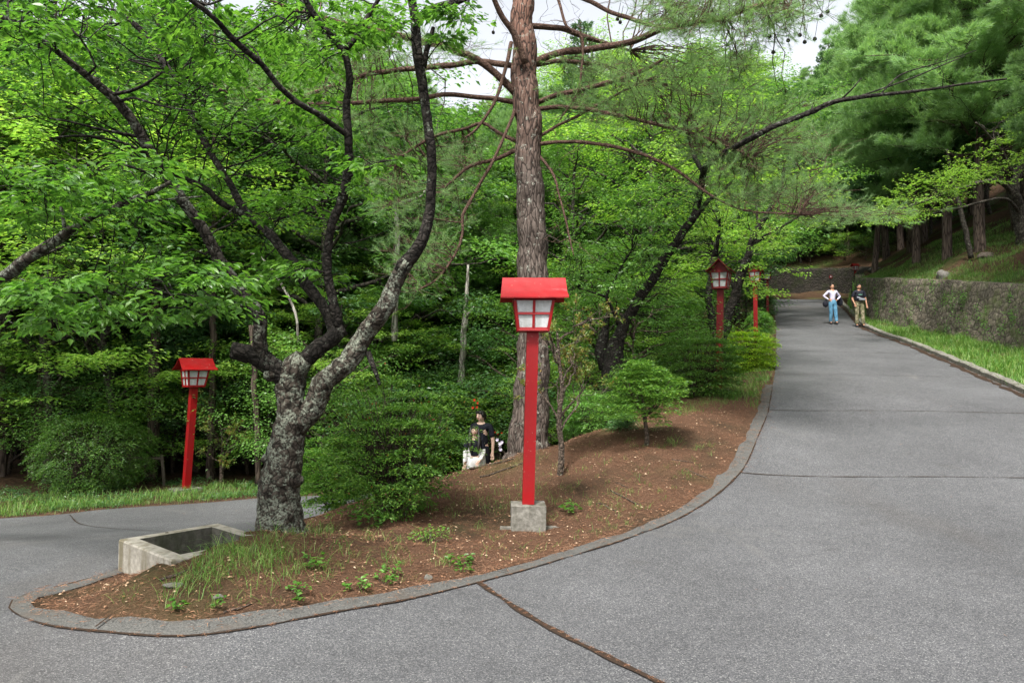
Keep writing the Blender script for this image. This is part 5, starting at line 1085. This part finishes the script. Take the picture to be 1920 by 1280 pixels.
def skin(name, V, E, rad, mat, parent, sub=2, root=0):
    me = bpy.data.meshes.new(name); me.from_pydata([tuple(v) for v in V], E, []); me.materials.append(M[mat]); o = bpy.data.objects.new(name, me); COL.objects.link(o); o.parent = parent
    mo = o.modifiers.new('skin', 'SKIN'); mo.use_smooth_shade = True
    if not me.skin_vertices: 
        bpy.context.view_layer.objects.active = o
    for i, r_ in enumerate(rad):
        d = me.skin_vertices[0].data[i]; d.radius = (r_, r_) if not isinstance(r_, tuple) else r_; d.use_root = (i == root)
    s = o.modifiers.new('sub', 'SUBSURF'); s.levels = s.render_levels = sub; return o
def ell(g, c, r_, nu=14, nv=9, z0=-1.0):
    c = Vector(c); V = []
    for j in range(nv + 1):
        f = math.acos(1 - (1 - z0) * j / nv) if j < nv or z0 > -1 else math.pi
        for i in range(nu): a = i / nu * 6.28319; V.append((c.x + r_[0] * math.sin(f) * math.cos(a), c.y + r_[1] * math.sin(f) * math.sin(a), c.z + r_[2] * math.cos(f)))
    g.add(V, [[j * nu + i, j * nu + (i + 1) % nu, (j + 1) * nu + (i + 1) % nu, (j + 1) * nu + i][::-1] for j in range(nv) for i in range(nu)])
def person(loc, rotz, hgt, label, arms, legs, sk, top, trousers, female=False, hair='short', headturn=0.0, headtilt=0.0, sleeve='short', topx=1.0, group=None):
    """arms / legs: dicts side -> [elbow, wrist, hand direction] / [knee, ankle]; x to the figure's left seen from the front = +x, it faces -y"""
    t = empty('person', loc, label, 'person', group, rotz); s = hgt / 1.70; t.scale = (s, s, s)
    V = [(0, 0, .95), (0, .01, 1.10), (0, 0, 1.28), (0, .01, 1.41), (0, .005, 1.475), (0, -.012, 1.535), (0, -.012, 1.60), (0, 0, 1.655)]
    rad = [(.125, .10), (.105, .085) if female else (.125, .095), (.125, .10) if female else (.145, .105), (.085, .07), .048, .062, (.072, .085), (.055, .062)]
    E = [(i, i + 1) for i in range(7)]
    def add(p, r_, k): V.append(tuple(p)); rad.append(r_); E.append((k, len(V) - 1)); return len(V) - 1
    add((0, -.092, 1.585), .012, 6)
    sw = .155 if female else .185; am = {}
    for sd in (1, -1):
        sh = add((sd * sw, .01, 1.385), .048 if female else .058, 3); el, wr_, hd = [Vector(q) for q in arms[sd]]
        u1 = add(Vector(V[sh]).lerp(el, .5), .040 if female else .048, sh); e = add(el, .034 if female else .04, u1); w = add(wr_, .023, e); h0 = wr_ + hd * .055; h = add(h0, (.032, .018), w); am[sd] = (Vector(V[sh]), el, wr_)
        side = hd.cross(Vector((0, 1, 0))).normalized() if abs(hd.y) < .9 else Vector((1, 0, 0))
        for k in range(4):
            a = add(h0 + hd * .03 + side * (k - 1.5) * .019, .0095, h); b = add(Vector(V[a]) + hd * (.030, .036, .034, .026)[k] + Vector((0, -.008, 0)), .0085, a); add(Vector(V[b]) + hd * .022 + Vector((0, -.014, 0)), .007, b)
        a = add(wr_ + hd * .03 + side * -.032 * sd + Vector((0, -.012, 0)), .010, w); add(Vector(V[a]) + hd * .035 + Vector((0, -.012, 0)), .008, a)
    lg = {}
    for sd in (1, -1):
        kn, an = [Vector(q) for q in legs[sd]]; hp = add((sd * .09, 0, .90), .085, 0); tm = add(Vector(V[hp]).lerp(kn, .5), .075, hp); k = add(kn, .055, tm); c = add(kn.lerp(an, .35), .052, k); a = add(an, .036, c); add(an + Vector((0, -.09, -.045)), .032, a); lg[sd] = (Vector(V[hp]), kn, an)
    body = skin('body', V, E, rad, sk, t)
    # trousers
    v = [(0, 0, 1.07), (0, 0, .93)]; r_ = [(.13, .105) if not female else (.118, .10), (.155, .12)]; e = [(0, 1)]
    for sd in (1, -1):
        hp, kn, an = lg[sd]; n0 = len(v); v += [tuple(hp + Vector((sd * .008, 0, -.02))), tuple(hp.lerp(kn, .5)), tuple(kn), tuple(kn.lerp(an, .5)), tuple(kn.lerp(an, 1.02))]; r_ += [.098, .092, .078, .076, .07 if not female else .066]; e += [(1, n0), (n0, n0 + 1), (n0 + 1, n0 + 2), (n0 + 2, n0 + 3), (n0 + 3, n0 + 4)]
    skin('trousers', v, e, r_, trousers, t)
    # top
    v = [(0, 0, .97 if not female else 1.0), (0, .01, 1.12), (0, 0, 1.28), (0, .01, 1.40)]; r_ = [(.15, .12) if not female else (.118, .10), (.145, .115) if not female else (.118, .10), (.16, .122) if not female else (.138, .118), (.105, .09)]; r_ = [(a * topx, b * topx) for a, b in r_]; e = [(0, 1), (1, 2), (2, 3)]
    for sd in (1, -1):
        sh, el, wr_ = am[sd]; n0 = len(v); ends = [sh + Vector((0, 0, .005)), sh.lerp(el, .45), sh.lerp(el, .85)] if sleeve == 'short' else [sh + Vector((0, 0, .005)), sh.lerp(el, .55), el, el.lerp(wr_, .5), el.lerp(wr_, .92)]
        v += [tuple(q) for q in ends]; r_ += [.070, .064, .064] if sleeve == 'short' else [.062, .052, .046, .038, .032]; e += [(3, n0)] + [(n0 + i, n0 + i + 1) for i in range(len(ends) - 1)]
    skin('shirt', v, e, r_, top, t)
    for sd in (1, -1):
        an = lg[sd][2]; skin('shoe', [tuple(an + Vector((0, .035, -.045))), tuple(an + Vector((0, -.05, -.052))), tuple(an + Vector((0, -.14, -.062)))], [(0, 1), (1, 2)], [(.042, .04), (.045, .036), (.035, .026)], 'shoe', t, 1)
    # head details
    Hm = Matrix.Translation((0, -.012, 1.5)) @ Matrix.Rotation(headturn, 4, 'Z') @ Matrix.Rotation(headtilt, 4, 'X') @ Matrix.Translation((0, .012, -1.5))
    def hp_(g, n_, m_, par=None): g.xf(lambda q: Hm @ q); return g.build(n_, M[m_], par or t, True)
    g = Geo(); ell(g, (0, -.018, 1.592), (.074, .088, .105), 18, 12); hd_ = hp_(g, 'face', sk)
    for sd in (1, -1):
        g = Geo(); ell(g, (sd * .030, -.098, 1.603), (.013, .007, .0075), 8, 5); hp_(g, 'eye', 'eye', hd_)
        g = Geo(); ell(g, (sd * .030, -.096, 1.622), (.018, .008, .004), 8, 4); hp_(g, 'eyebrow', 'hair', hd_)
        g = Geo(); ell(g, (sd * .076, -.005, 1.59), (.010, .018, .028), 8, 5); hp_(g, 'ear', sk, hd_)
    g = Geo(); ell(g, (0, -.108, 1.585), (.012, .014, .020), 8, 6); hp_(g, 'nose', sk, hd_)
    g = Geo(); ell(g, (0, -.098, 1.548), (.024, .008, .007), 10, 5); hp_(g, 'mouth', 'lip', hd_)
    g = Geo(); ell(g, (0, .008, 1.622), (.086, .098, .088), 18, 8, -.15)
    if hair == 'short': ell(g, (0, .045, 1.59), (.078, .058, .075), 14, 8); ell(g, (0, -.062, 1.675), (.062, .04, .028), 12, 6)
    if hair == 'bun': ell(g, (0, .04, 1.60), (.080, .066, .08), 14, 8); ell(g, (0, .02, 1.735), (.035, .035, .035), 10, 7)
    if hair == 'mop': ell(g, (0, .045, 1.58), (.088, .065, .095), 14, 8); ell(g, (.03, -.075, 1.668), (.06, .03, .034), 12, 6); ell(g, (-.035, -.07, 1.67), (.05, .03, .032), 12, 6); ell(g, (.078, -.02, 1.61), (.016, .04, .05), 8, 6)
    if hair == 'long':
        ell(g, (0, .05, 1.57), (.09, .07, .12), 14, 8); ell(g, (0, -.075, 1.665), (.066, .032, .034), 12, 6)
        for sd in (1, -1):
            tube(g, [(sd * .07, -.02, 1.67), (sd * .09, -.025, 1.58), (sd * .095, -.05, 1.47), (sd * .10, -.11, 1.35), (sd * .085, -.125, 1.22), (sd * .075, -.12, 1.12)], [.022, .034, .042, .045, .038, .015], 9, .12)
        tube(g, [(0, .07, 1.66), (0, .10, 1.5), (0, .12, 1.35), (0, .12, 1.2)], [.05, .075, .08, .04], 9, .1)
    hp_(g, 'hair', 'hair'); return t
p = hit(1562, 608); 
w1 = person(p, 0.05, 1.68, 'woman in a lilac top and blue jeans walking with hands on hips', {1: [(.36, .07, 1.18), (.17, -.04, 1.03), (-.7, -.2, -.5)], -1: [(-.36, .07, 1.20), (-.17, -.04, 1.03), (.7, -.2, -.5)]}, {1: [(.085, -.07, .50), (.07, -.16, .09)], -1: [(-.085, -.02, .50), (-.08, .05, .10)]}, 'skin_b', 'lilac', 'jeans', True, 'bun', .0, -.3, 'long')
g = Geo(); ell(g, (0, 0, 0), (.12, .08, .15), 14, 9); b_ = g.build('handbag', M['dark_cloth'], smooth=True); b_.location = p + Vector((-.27, .06, .86)); tag(b_, 'black handbag hanging at the hip of the woman in lilac', 'handbag')
g = Geo(); tube(g, crom([(0, 0, .12), (.06, -.04, .3), (.10, -.08, .42)], .03), [.010] * len(crom([(0, 0, .12), (.06, -.04, .3), (.10, -.08, .42)], .03)), 6); g.build('strap', M['dark_cloth'], b_)
g = Geo(); ell(g, (0, 0, 0), (.15, .06, .24), 14, 9); c_ = g.build('mass', M['dark_cloth'], smooth=True); c_.location = p + Vector((.36, .20, 1.0)); c_.rotation_euler = (0, -.35, 0); tag(c_, 'black jacket behind the arm of the woman in lilac', 'mass')  # plain black ellipsoid, tilted, set behind the woman's arm
p = hit(1612, 613)
m1 = person(p, -.08, 1.72, 'man in a black t-shirt and camouflage trousers walking by the kerb', {1: [(.245, .02, 1.12), (.27, -.05, .88), (.05, -.15, -.98)], -1: [(-.25, .03, 1.12), (-.20, -.05, .93), (.25, -.2, -.94)]}, {1: [(.10, -.06, .50), (.10, -.12, .09)], -1: [(-.10, -.02, .50), (-.11, .0, .10)]}, 'skin_b', 'dark_cloth', 'camo', False, 'short', .15, -.05, 'short', 1.12)
g = Geo(); bar(g, (-.16, -.155, 1.18), (.17, -.15, 1.06), .05); ell(g, (.05, -.15, 1.09), (.15, .04, .055), 14, 8); sb = g.build('sling_bag', M['grey_cloth'], smooth=True); sb.location = p; tag(sb, 'grey sling bag worn across the waist of the man in camouflage trousers', 'sling bag')
g = Geo(); ell(g, (0, -.125, 1.27), (.085, .012, .022), 12, 5); o = g.build('shirt_print', M['ink'], m1)
p = at(902, 14.0); p.y = 14.0
person((p.x, 14.15, p.z), -.25, 1.72, 'smiling man', {1: [(.235, .02, 1.12), (.24, -.02, .88), (.0, -.15, -.98)], -1: [(-.235, .02, 1.12), (-.24, -.02, .88), (0, -.15, -.98)]}, {1: [(.10, 0, .5), (.10, 0, .09)], -1: [(-.10, 0, .5), (-.10, 0, .09)]}, 'skin_c', 'dark_cloth', 'dark_cloth', False, 'mop', -.45, .10)['label'] = 'smiling man in a black t-shirt standing close behind the long haired woman'
w2 = person((p.x - .11, 13.70, p.z - .05), .15, 1.50, 'long haired woman in a black top and open white cardigan', {1: [(.20, -.02, 1.12), (.10, -.14, .95), (-.6, -.3, -.6)], -1: [(-.20, -.02, 1.12), (-.22, -.08, .90), (-.1, -.2, -.9)]}, {1: [(.09, 0, .5), (.09, 0, .09)], -1: [(-.09, 0, .5), (-.09, 0, .09)]}, 'skin_c', 'dark_cloth', 'white_knit', True, 'long', -.1, -.03, 'short')
for sd in (1, -1):              # the open cardigan: two fronts with sleeves
    a = {1: [(.155, .01, 1.395), (.18, 0, 1.25), (.20, -.02, 1.12), (.15, -.08, 1.03), (.11, -.13, .965)], -1: [(-.155, .01, 1.395), (-.18, 0, 1.25), (-.20, -.02, 1.12), (-.21, -.05, 1.01), (-.22, -.075, .92)]}[sd]
    V = a + [(sd * .12, .0, 1.25), (sd * .125, .0, 1.08), (sd * .14, 0, .92), (sd * .15, 0, .80)]
    skin('cardigan', V, [(0, 1), (1, 2), (2, 3), (3, 4), (0, 5), (5, 6), (6, 7), (7, 8)], [.062, .058, .052, .046, .04, (.045, .115), (.045, .12), (.05, .125), (.05, .12)], 'white_knit', w2)

# ------------------------------------------------------------------ flowers behind the couple
def flowers(px, py, D, n_, mat, label, name, r_, size):
    v = W(px, py, D); base = Vector((v.x, v.y, gz(v.x, v.y))); t = empty(name, base, label, 'flowers'); gl, gs = Geo(), Geo()
    for k in range(n_):
        c = v - base + Vector(rng.normal(0, r_, 3)); P = []
        twig(gs, (rng.normal(0, .05), rng.normal(0, .05), 0), c, .006, .003, 0, 3, 4, .03)
        a = np.arange(6) * 1.047; D_ = np.stack([np.cos(a), np.sin(a) * .3 - .5, np.sin(a)], 1); leaves(gl, np.repeat(np.array(c)[None], 6, 0), D_, np.tile([0, -1., .2], (6, 1)), size, .7)
    gs.build('stems', M['twig'], t); gl.build('petals', M[mat], t)
flowers(892, 757, 15.2, 5, 'redflower', 'cluster of red blossoms above the smiling man', 'red_flowers', .06, .04)
flowers(932, 812, 14.7, 5, 'redflower', 'small red blossoms low beside the pine trunk', 'red_flowers', .04, .025)
flowers(936, 829, 13.2, 6, 'flower', 'small patch of pale violet flowers between the couple and the pine trunk', 'violet_flowers', .06, .04)

# ------------------------------------------------------------------ ground cover
def blades(g, P, h, w=.006, lean=.5, nrm=None):
    n_ = len(P); a = rng.uniform(0, 6.283, n_); d = np.stack([np.cos(a), np.sin(a), np.zeros(n_)], 1); s = np.stack([-np.sin(a), np.cos(a), np.zeros(n_)], 1); h = h[:, None]; w = w * (h / .15) ** .3
    ln = rng.uniform(.1, lean, n_)[:, None]; up = np.array([0, 0, 1.])
    m1_ = P + up * h * .45 + d * h * ln * .25; m2_ = P + up * h * .8 + d * h * ln * .75; tp = P + up * h * (1 - ln * .25) + d * h * ln * 1.5
    V = np.stack([P - s * w / 2, P + s * w / 2, m1_ - s * w * .45, m1_ + s * w * .45, m2_ - s * w * .3, m2_ + s * w * .3, tp], 1).reshape(-1, 3); o_ = (np.arange(n_) * 7)[:, None]
    g.add(V, np.vstack([o_ + [0, 1, 3, 2], o_ + [2, 3, 5, 4]]), o_ + [4, 5, 6])
def gpts(XY_, lift=0.0):
    out = []
    for x, y in XY_:
        h = BVH.ray_cast(Vector((x, y, 200)), Vector((0, 0, -1)))
        if h[0] is not None: out.append((x, y, h[0].z + lift))
    return np.array(out)
def scatter(poly, n_, clump=0, cs=.08):
    q = np.array(poly, float); lo, hi = q.min(0), q.max(0); out = np.zeros((0, 2))
    while len(out) < n_:
        c = rng.uniform(lo, hi, (n_ * 2, 2)); c = c[inpoly(c, poly)]; out = np.vstack([out, c])
    out = out[:n_]
    if clump: out = (np.repeat(out, clump, 0) + rng.normal(0, cs, (n_ * clump, 2)))
    return out
def pxpoly(P): return [tuple(hit(a, b).xy) for a, b in P]
def grass(poly, n_, clump, h0, h1, cs, w=.006, lean=1.1, keep=lambda q: ~ispaved(q)):
    X = scatter(poly, n_, clump, cs); X = X[keep(X)]; P = gpts(X, -.01); g = Geo(); blades(g, P, rng.uniform(h0, h1, len(P)) * rng.uniform(.45, 1, len(P)), w, lean); return g
soilok = lambda q: (~ispaved(q)) & ~inpoly(q, band) & ~inpoly(q, bxp)
gg = Geo()
def mergeg(g): 
    for v in g.v: pass
    off = gg.n; gg.v += g.v; [gg.f[k].append(f + off) for k in (3, 4) for f in g.f[k]]; gg.n += g.n
# round the basin and the old cherry
for poly, a, b, h0, h1, cs in ((pxpoly([(235, 1090), (300, 1075), (400, 1040), (500, 1010), (560, 1030), (500, 1075), (400, 1110), (330, 1120)]), 40, 16, .07, .19, .045), (pxpoly([(350, 1080), (520, 1040), (660, 1020), (640, 1070), (480, 1110), (380, 1130)]), 26, 18, .06, .15, .045),
                               (pxpoly([(440, 1025), (600, 1010), (640, 990), (600, 980), (520, 1000)]), 20, 16, .05, .14, .05), (pxpoly([(640, 1060), (860, 1060), (850, 1000), (660, 1010)]), 16, 12, .05, .15, .03), (pxpoly([(880, 930), (1060, 880), (1060, 940), (960, 960), (870, 960)]), 34, 14, .04, .12, .06),
                               (pxpoly([(1230, 830), (1280, 815), (1270, 850)]), 4, 18, .06, .16, .03), (pxpoly([(1270, 780), (1420, 740), (1430, 700), (1360, 740), (1280, 760)]), 60, 22, .06, .16, .09), (pxpoly([(885, 870), (960, 850), (960, 870), (890, 900)]), 18, 14, .04, .12, .05)):
    mergeg(grass(poly, a, b, h0, h1 * 1.1, cs * 1.25, .0036, 1.7, keep=soilok))
mergeg(grass(pxpoly([(120, 1130), (330, 1090), (560, 1080), (900, 1000), (1100, 940), (1380, 820), (1300, 900), (1150, 1000), (900, 1060), (600, 1130), (350, 1160)]), 60, 9, .03, .12, .03, .0034, 1.8, keep=soilok)); mergeg(grass(pxpoly([(640, 1000), (900, 880), (1280, 800), (1200, 930), (1000, 960), (800, 1010)]), 40, 11, .03, .13, .035, .0034, 1.8, keep=soilok))
tag(gg.build('grass', M['grass']), kind='stuff')
gg = Geo()   # bank of the lower path
mergeg(grass([(-3.6, 13.75), (-4.6, 13.2), (-5.3, 12.65), (-6.7, 11.95), (-7.9, 11.05), (-10, 10.2), (-10.5, 11.8), (-8, 13.2), (-6, 14.6), (-3.6, 15.6)], 640, 14, .05, .22, .12, .007))
mergeg(grass([(-3.6, 13.75), (-4.6, 13.2), (-5.3, 12.65), (-6.7, 11.95), (-7.9, 11.05), (-10, 10.2), (-10.3, 10.8), (-6.7, 12.6), (-4, 14.2)], 150, 14, .04, .13, .08, .007))
tag(gg.build('grass', M['grass']), kind='stuff')
gg = Geo()   # strip under the stone wall
W0 = [(float(a), float(b)) for a, b in WP if 6 < b < 40]; E0 = [(float(a) + .2, float(b)) for a, b in RE if 6 < b < 38]
mergeg(grass(E0 + [(a - .05, b) for a, b in W0[::-1]], 1900, 24, .10, .34, .10, .009)); mergeg(grass(E0 + [(a + .5, b + .1) for a, b in E0[::-1]], 700, 20, .06, .20, .06, .009))
mergeg(grass(pxpoly([(120, 1130), (330, 1090), (560, 1080), (900, 1000), (1100, 940), (1380, 820), (1300, 900), (1150, 1000), (900, 1060), (600, 1130), (350, 1160)]), 60, 9, .03, .12, .03, .0034, 1.8, keep=soilok)); mergeg(grass(pxpoly([(640, 1000), (900, 880), (1280, 800), (1200, 930), (1000, 960), (800, 1010)]), 40, 11, .03, .13, .035, .0034, 1.8, keep=soilok))
tag(gg.build('grass', M['grass']), kind='stuff')
gg = Geo()   # bank above the wall
def hillscatter(n_, t0, t1, y0=12, y1=36):
    idx = [i for i in range(len(WP)) if y0 < WP[i, 1] < y1 and WP[i, 0] > 10]; I = rng.choice(idx, n_); tt = t0 + (t1 - t0) * rng.random(n_) ** 1.4; return WP[I] + nW[I] * tt[:, None] + rng.normal(0, .2, (n_, 2))
X = hillscatter(2600, .4, 5.0); nz = np.array([noise.noise((x * .45, y * .45, 2)) for x, y in X]); X = X[nz > -.22]; X = np.repeat(X, 22, 0) + rng.normal(0, .12, (len(X) * 22, 2)); P = gpts(X, -.01); g = Geo(); blades(g, P, rng.uniform(.05, .18, len(P)), .010, .7); mergeg(g)
tag(gg.build('grass', M['grass']), kind='stuff')
gg = Geo()   # rough edge by the main road, left, uphill
mergeg(grass([(4.15, 12.2), (5.0, 14), (5.8, 16), (7.3, 20), (9.2, 25), (11.5, 31), (10.6, 31), (8.4, 25), (6.4, 20), (4.9, 16), (3.6, 13)], 260, 22, .06, .2, .1, .008, keep=soilok))
tag(gg.build('grass', M['grass']), kind='stuff')
gl = Geo()   # creepers on the stone wall and ground herbs
idx = [i for i in range(len(WP)) if 14 < WP[i, 1] < 40 and WP[i, 0] > 10]
for _ in range(150):
    i = idx[rng.integers(len(idx))]; k = rng.random() ** 1.5; n_ = rng.integers(14, 60); z0 = zb[i] + (zt[i] - zb[i]) * k
    c = np.array([*(WP[i] + nW[i] * (.42 * k - .46)), z0]); PP = c + rng.normal(0, 1, (n_, 3)) * np.array([.10, .14, .16]); PP[:, :2] = PP[:, :2] - nW[i] * ((PP[:, :2] - WP[i] - nW[i] * (.42 * k - .47)) @ nW[i])[:, None]
    leaves(gl, PP, rng.normal(0, 1, (n_, 3)) + [0, 0, -.4], -np.r_[nW[i], -.5] + rng.normal(0, .4, (n_, 3)), .055 * rng.uniform(.5, 1.2, n_), .6)
tag(gl.build('creeper', M['mid_leaf']), kind='stuff')
gl = Geo(); X = scatter([(-3.5, 13.8), (-5.3, 12.7), (-7.9, 11.1), (-10, 10.3), (-11, 13), (-8, 15.5), (-4, 16)], 2600); X = X[~ispaved(X)]; nz = np.array([noise.noise((x * .9, y * .9, 6)) for x, y in X]); X = X[nz > -.05]; P = np.repeat(gpts(X, .03), 7, 0); P = P + rng.normal(0, 1, P.shape) * [.07, .07, .03]
leaves(gl, P, rng.normal(0, 1, P.shape) * [1, 1, .2], np.array([0, 0, 1.]) + rng.normal(0, .35, P.shape), .05 * rng.uniform(.5, 1.2, len(P)), .55); tag(gl.build('ground_cover', M['dark_leaf']), kind='stuff')
def herb(px, py, n_, r_, ll, label, mat='cherry_leaf', tpl=LEAF8):
    p = hit(px, py); t = empty('weed_plant', p, label, 'weed'); gl, gs = Geo(), Geo()
    for k in range(n_):
        a = rng.uniform(0, 6.28); c = np.array([math.cos(a) * r_ * rng.random() ** .6, math.sin(a) * r_ * rng.random() ** .6, rng.uniform(.02, .03 + r_ * .6)]); twig(gs, (c[0] * .4, c[1] * .4, 0), c, .002, .001, 0, 3, 3); m = 5
        D_ = np.array([math.cos(a), math.sin(a), .1]) + rng.normal(0, .7, (m, 3)) * [1, 1, .3]; leaves(gl, c + rng.normal(0, .012, (m, 3)), D_, np.array([0, 0, 1.]) + rng.normal(0, .3, (m, 3)), ll * rng.uniform(.6, 1.1, m), .6, tpl)
    gs.build('stems', M['twig'], t); gl.build('foliage', M[mat], t)
for a in ((805, 1015, 40, .18, .035, 'ferny green seedling clump in front of the azalea bush', 'azalea_leaf', LEAF4), (865, 1058, 10, .09, .05, 'small leafy weed left of the near road joint'), (868, 1072, 6, .06, .045, 'tiny leafy weed touching the kerb left of the near road joint'), (735, 1075, 8, .08, .04, 'low broad leaved weed near the kerb'),
          (715, 1095, 9, .09, .04, 'spreading row of small weeds by the worn kerb'), (665, 1105, 10, .10, .04, 'left end of the low weeds by the worn kerb'), (1065, 958, 14, .12, .05, 'dark leafy weed right of the concrete lamp block'), (560, 1112, 6, .06, .04, 'small weed seedling under the old cherry grass'), (410, 1138, 4, .05, .04, 'solitary seedling in the brown dirt near the tip of the island'),
          (335, 1140, 4, .05, .045, 'bright seedling closest to the rounded kerb tip'), (590, 1060, 8, .08, .05, 'weed below the roots of the old cherry'), (690, 985, 16, .16, .06, 'leafy weeds between the old cherry and the azalea bush'), (560, 1130, 3, .04, .045, 'single green seedling beside an orange dry leaf')):
    herb(*a)
# needle litter and dry leaves on the island soil
q = [(-3.3, 4.9), (-2, 4.6), (-.7, 5.2), (.4, 6.2), (1.9, 7.8), (2.9, 9.4), (4.0, 12), (3.6, 13), (1.2, 11), (-1.0, 10), (-2.4, 8.6), (-3, 6.4), (-3.4, 5.4)]
X = scatter(q, 46000); X = X[soilok(X)]; P = gpts(X, .006); a = rng.uniform(0, 6.28, len(P)); g = Geo(); leaves(g, P, np.stack([np.cos(a), np.sin(a), rng.normal(0, .18, len(P))], 1), np.array([0, 0, 1.]) + rng.normal(0, .3, (len(P), 3)), rng.uniform(.03, .09, len(P)), .05, NEED)
tag(g.build('needle_litter', M['litter']), kind='stuff')
X = scatter(q, 3600); X = X[soilok(X)]; P = gpts(X, .012); a = rng.uniform(0, 6.28, len(P)); g = Geo(); leaves(g, P, np.stack([np.cos(a), np.sin(a), rng.normal(0, .2, len(P))], 1), np.array([0, 0, 1.]) + rng.normal(0, .45, (len(P), 3)), rng.uniform(.012, .036, len(P)), .5)
tag(g.build('leaf_litter', M['dryleaf']), kind='stuff')
# needles gathered in the joints, along the kerb and the far edges
g = Geo()
def litter_line(P_, n_, sd_, L=(.02, .06), lift=.014):
    P_ = np.asarray(P_); c = P_[rng.integers(0, len(P_), n_)] + rng.normal(0, sd_, (n_, 2)); z = H(c[:, 0], c[:, 1]) + lift; a = rng.uniform(0, 6.28, n_); leaves(g, np.c_[c, z], np.stack([np.cos(a), np.sin(a), rng.normal(0, .12, n_)], 1), np.array([0, 0, 1.]) + rng.normal(0, .3, (n_, 3)), rng.uniform(*L, n_), .09, NEED)
litter_line(offset(JW, .010), 1500, .009, (.008, .028), .011); litter_line(offset(KO, -.01)[10:], 1500, .010, (.015, .04)); litter_line(offset(KO, .12), 2200, .05, (.02, .06), .04); litter_line(offset(KO, .15), 1800, .07, lift=.045)
fb = np.array(FARB[:]); litter_line(np.array(dense(FARB[-8:-1], .1)), 1500, .12); litter_line(RE[RE[:, 1] > 6], 3500, .10, (.03, .08)); litter_line(np.array(front)[np.array(front)[:, 1] > 9], 2500, .10, (.03, .08)); litter_line(rng.uniform((-6, 3), (8, 14), (400, 2)), 90, .02)
tag(g.build('needle_litter', M['litter']), kind='stuff')
# sticks and roots
for (a, b), (c, d), r_, lab in (((1118, 945), (1158, 960), .010, 'short straight stick lying right of the lamp block'), ((1145, 920), (1200, 948), .010, 'longer curved stick lying uphill right of the lamp block'), ((1155, 905), (1180, 915), .006, 'thin stick on the needle covered slope'), ((420, 1150), (470, 1135), .010, 'short twig near the rounded tip of the kerb'),
                                ((880, 880), (965, 860), .016, 'surface root running from the pine towards the couple'), ((900, 895), (985, 868), .013, 'second surface root below the pine trunk'), ((1285, 880), (1330, 898), .008, 'grey stick near the curved kerb'), ((1260, 862), (1300, 868), .007, 'small stick above the curved kerb'), ((300, 1090), (350, 1072), .012, 'root end poking out below the basin')):
    p0, p1 = hit(a, b), hit(c, d); ps = []
    for k in range(7): q_ = p0.lerp(p1, k / 6); ps.append((q_.x, q_.y + .02 * math.sin(k * 1.3), gz(q_.x, q_.y) + r_ * .8))
    g = Geo(); tube(g, ps, np.linspace(r_, r_ * .5, 7), 6, .25); tag(g.build('stick', M['twig'], smooth=True), lab, 'stick')
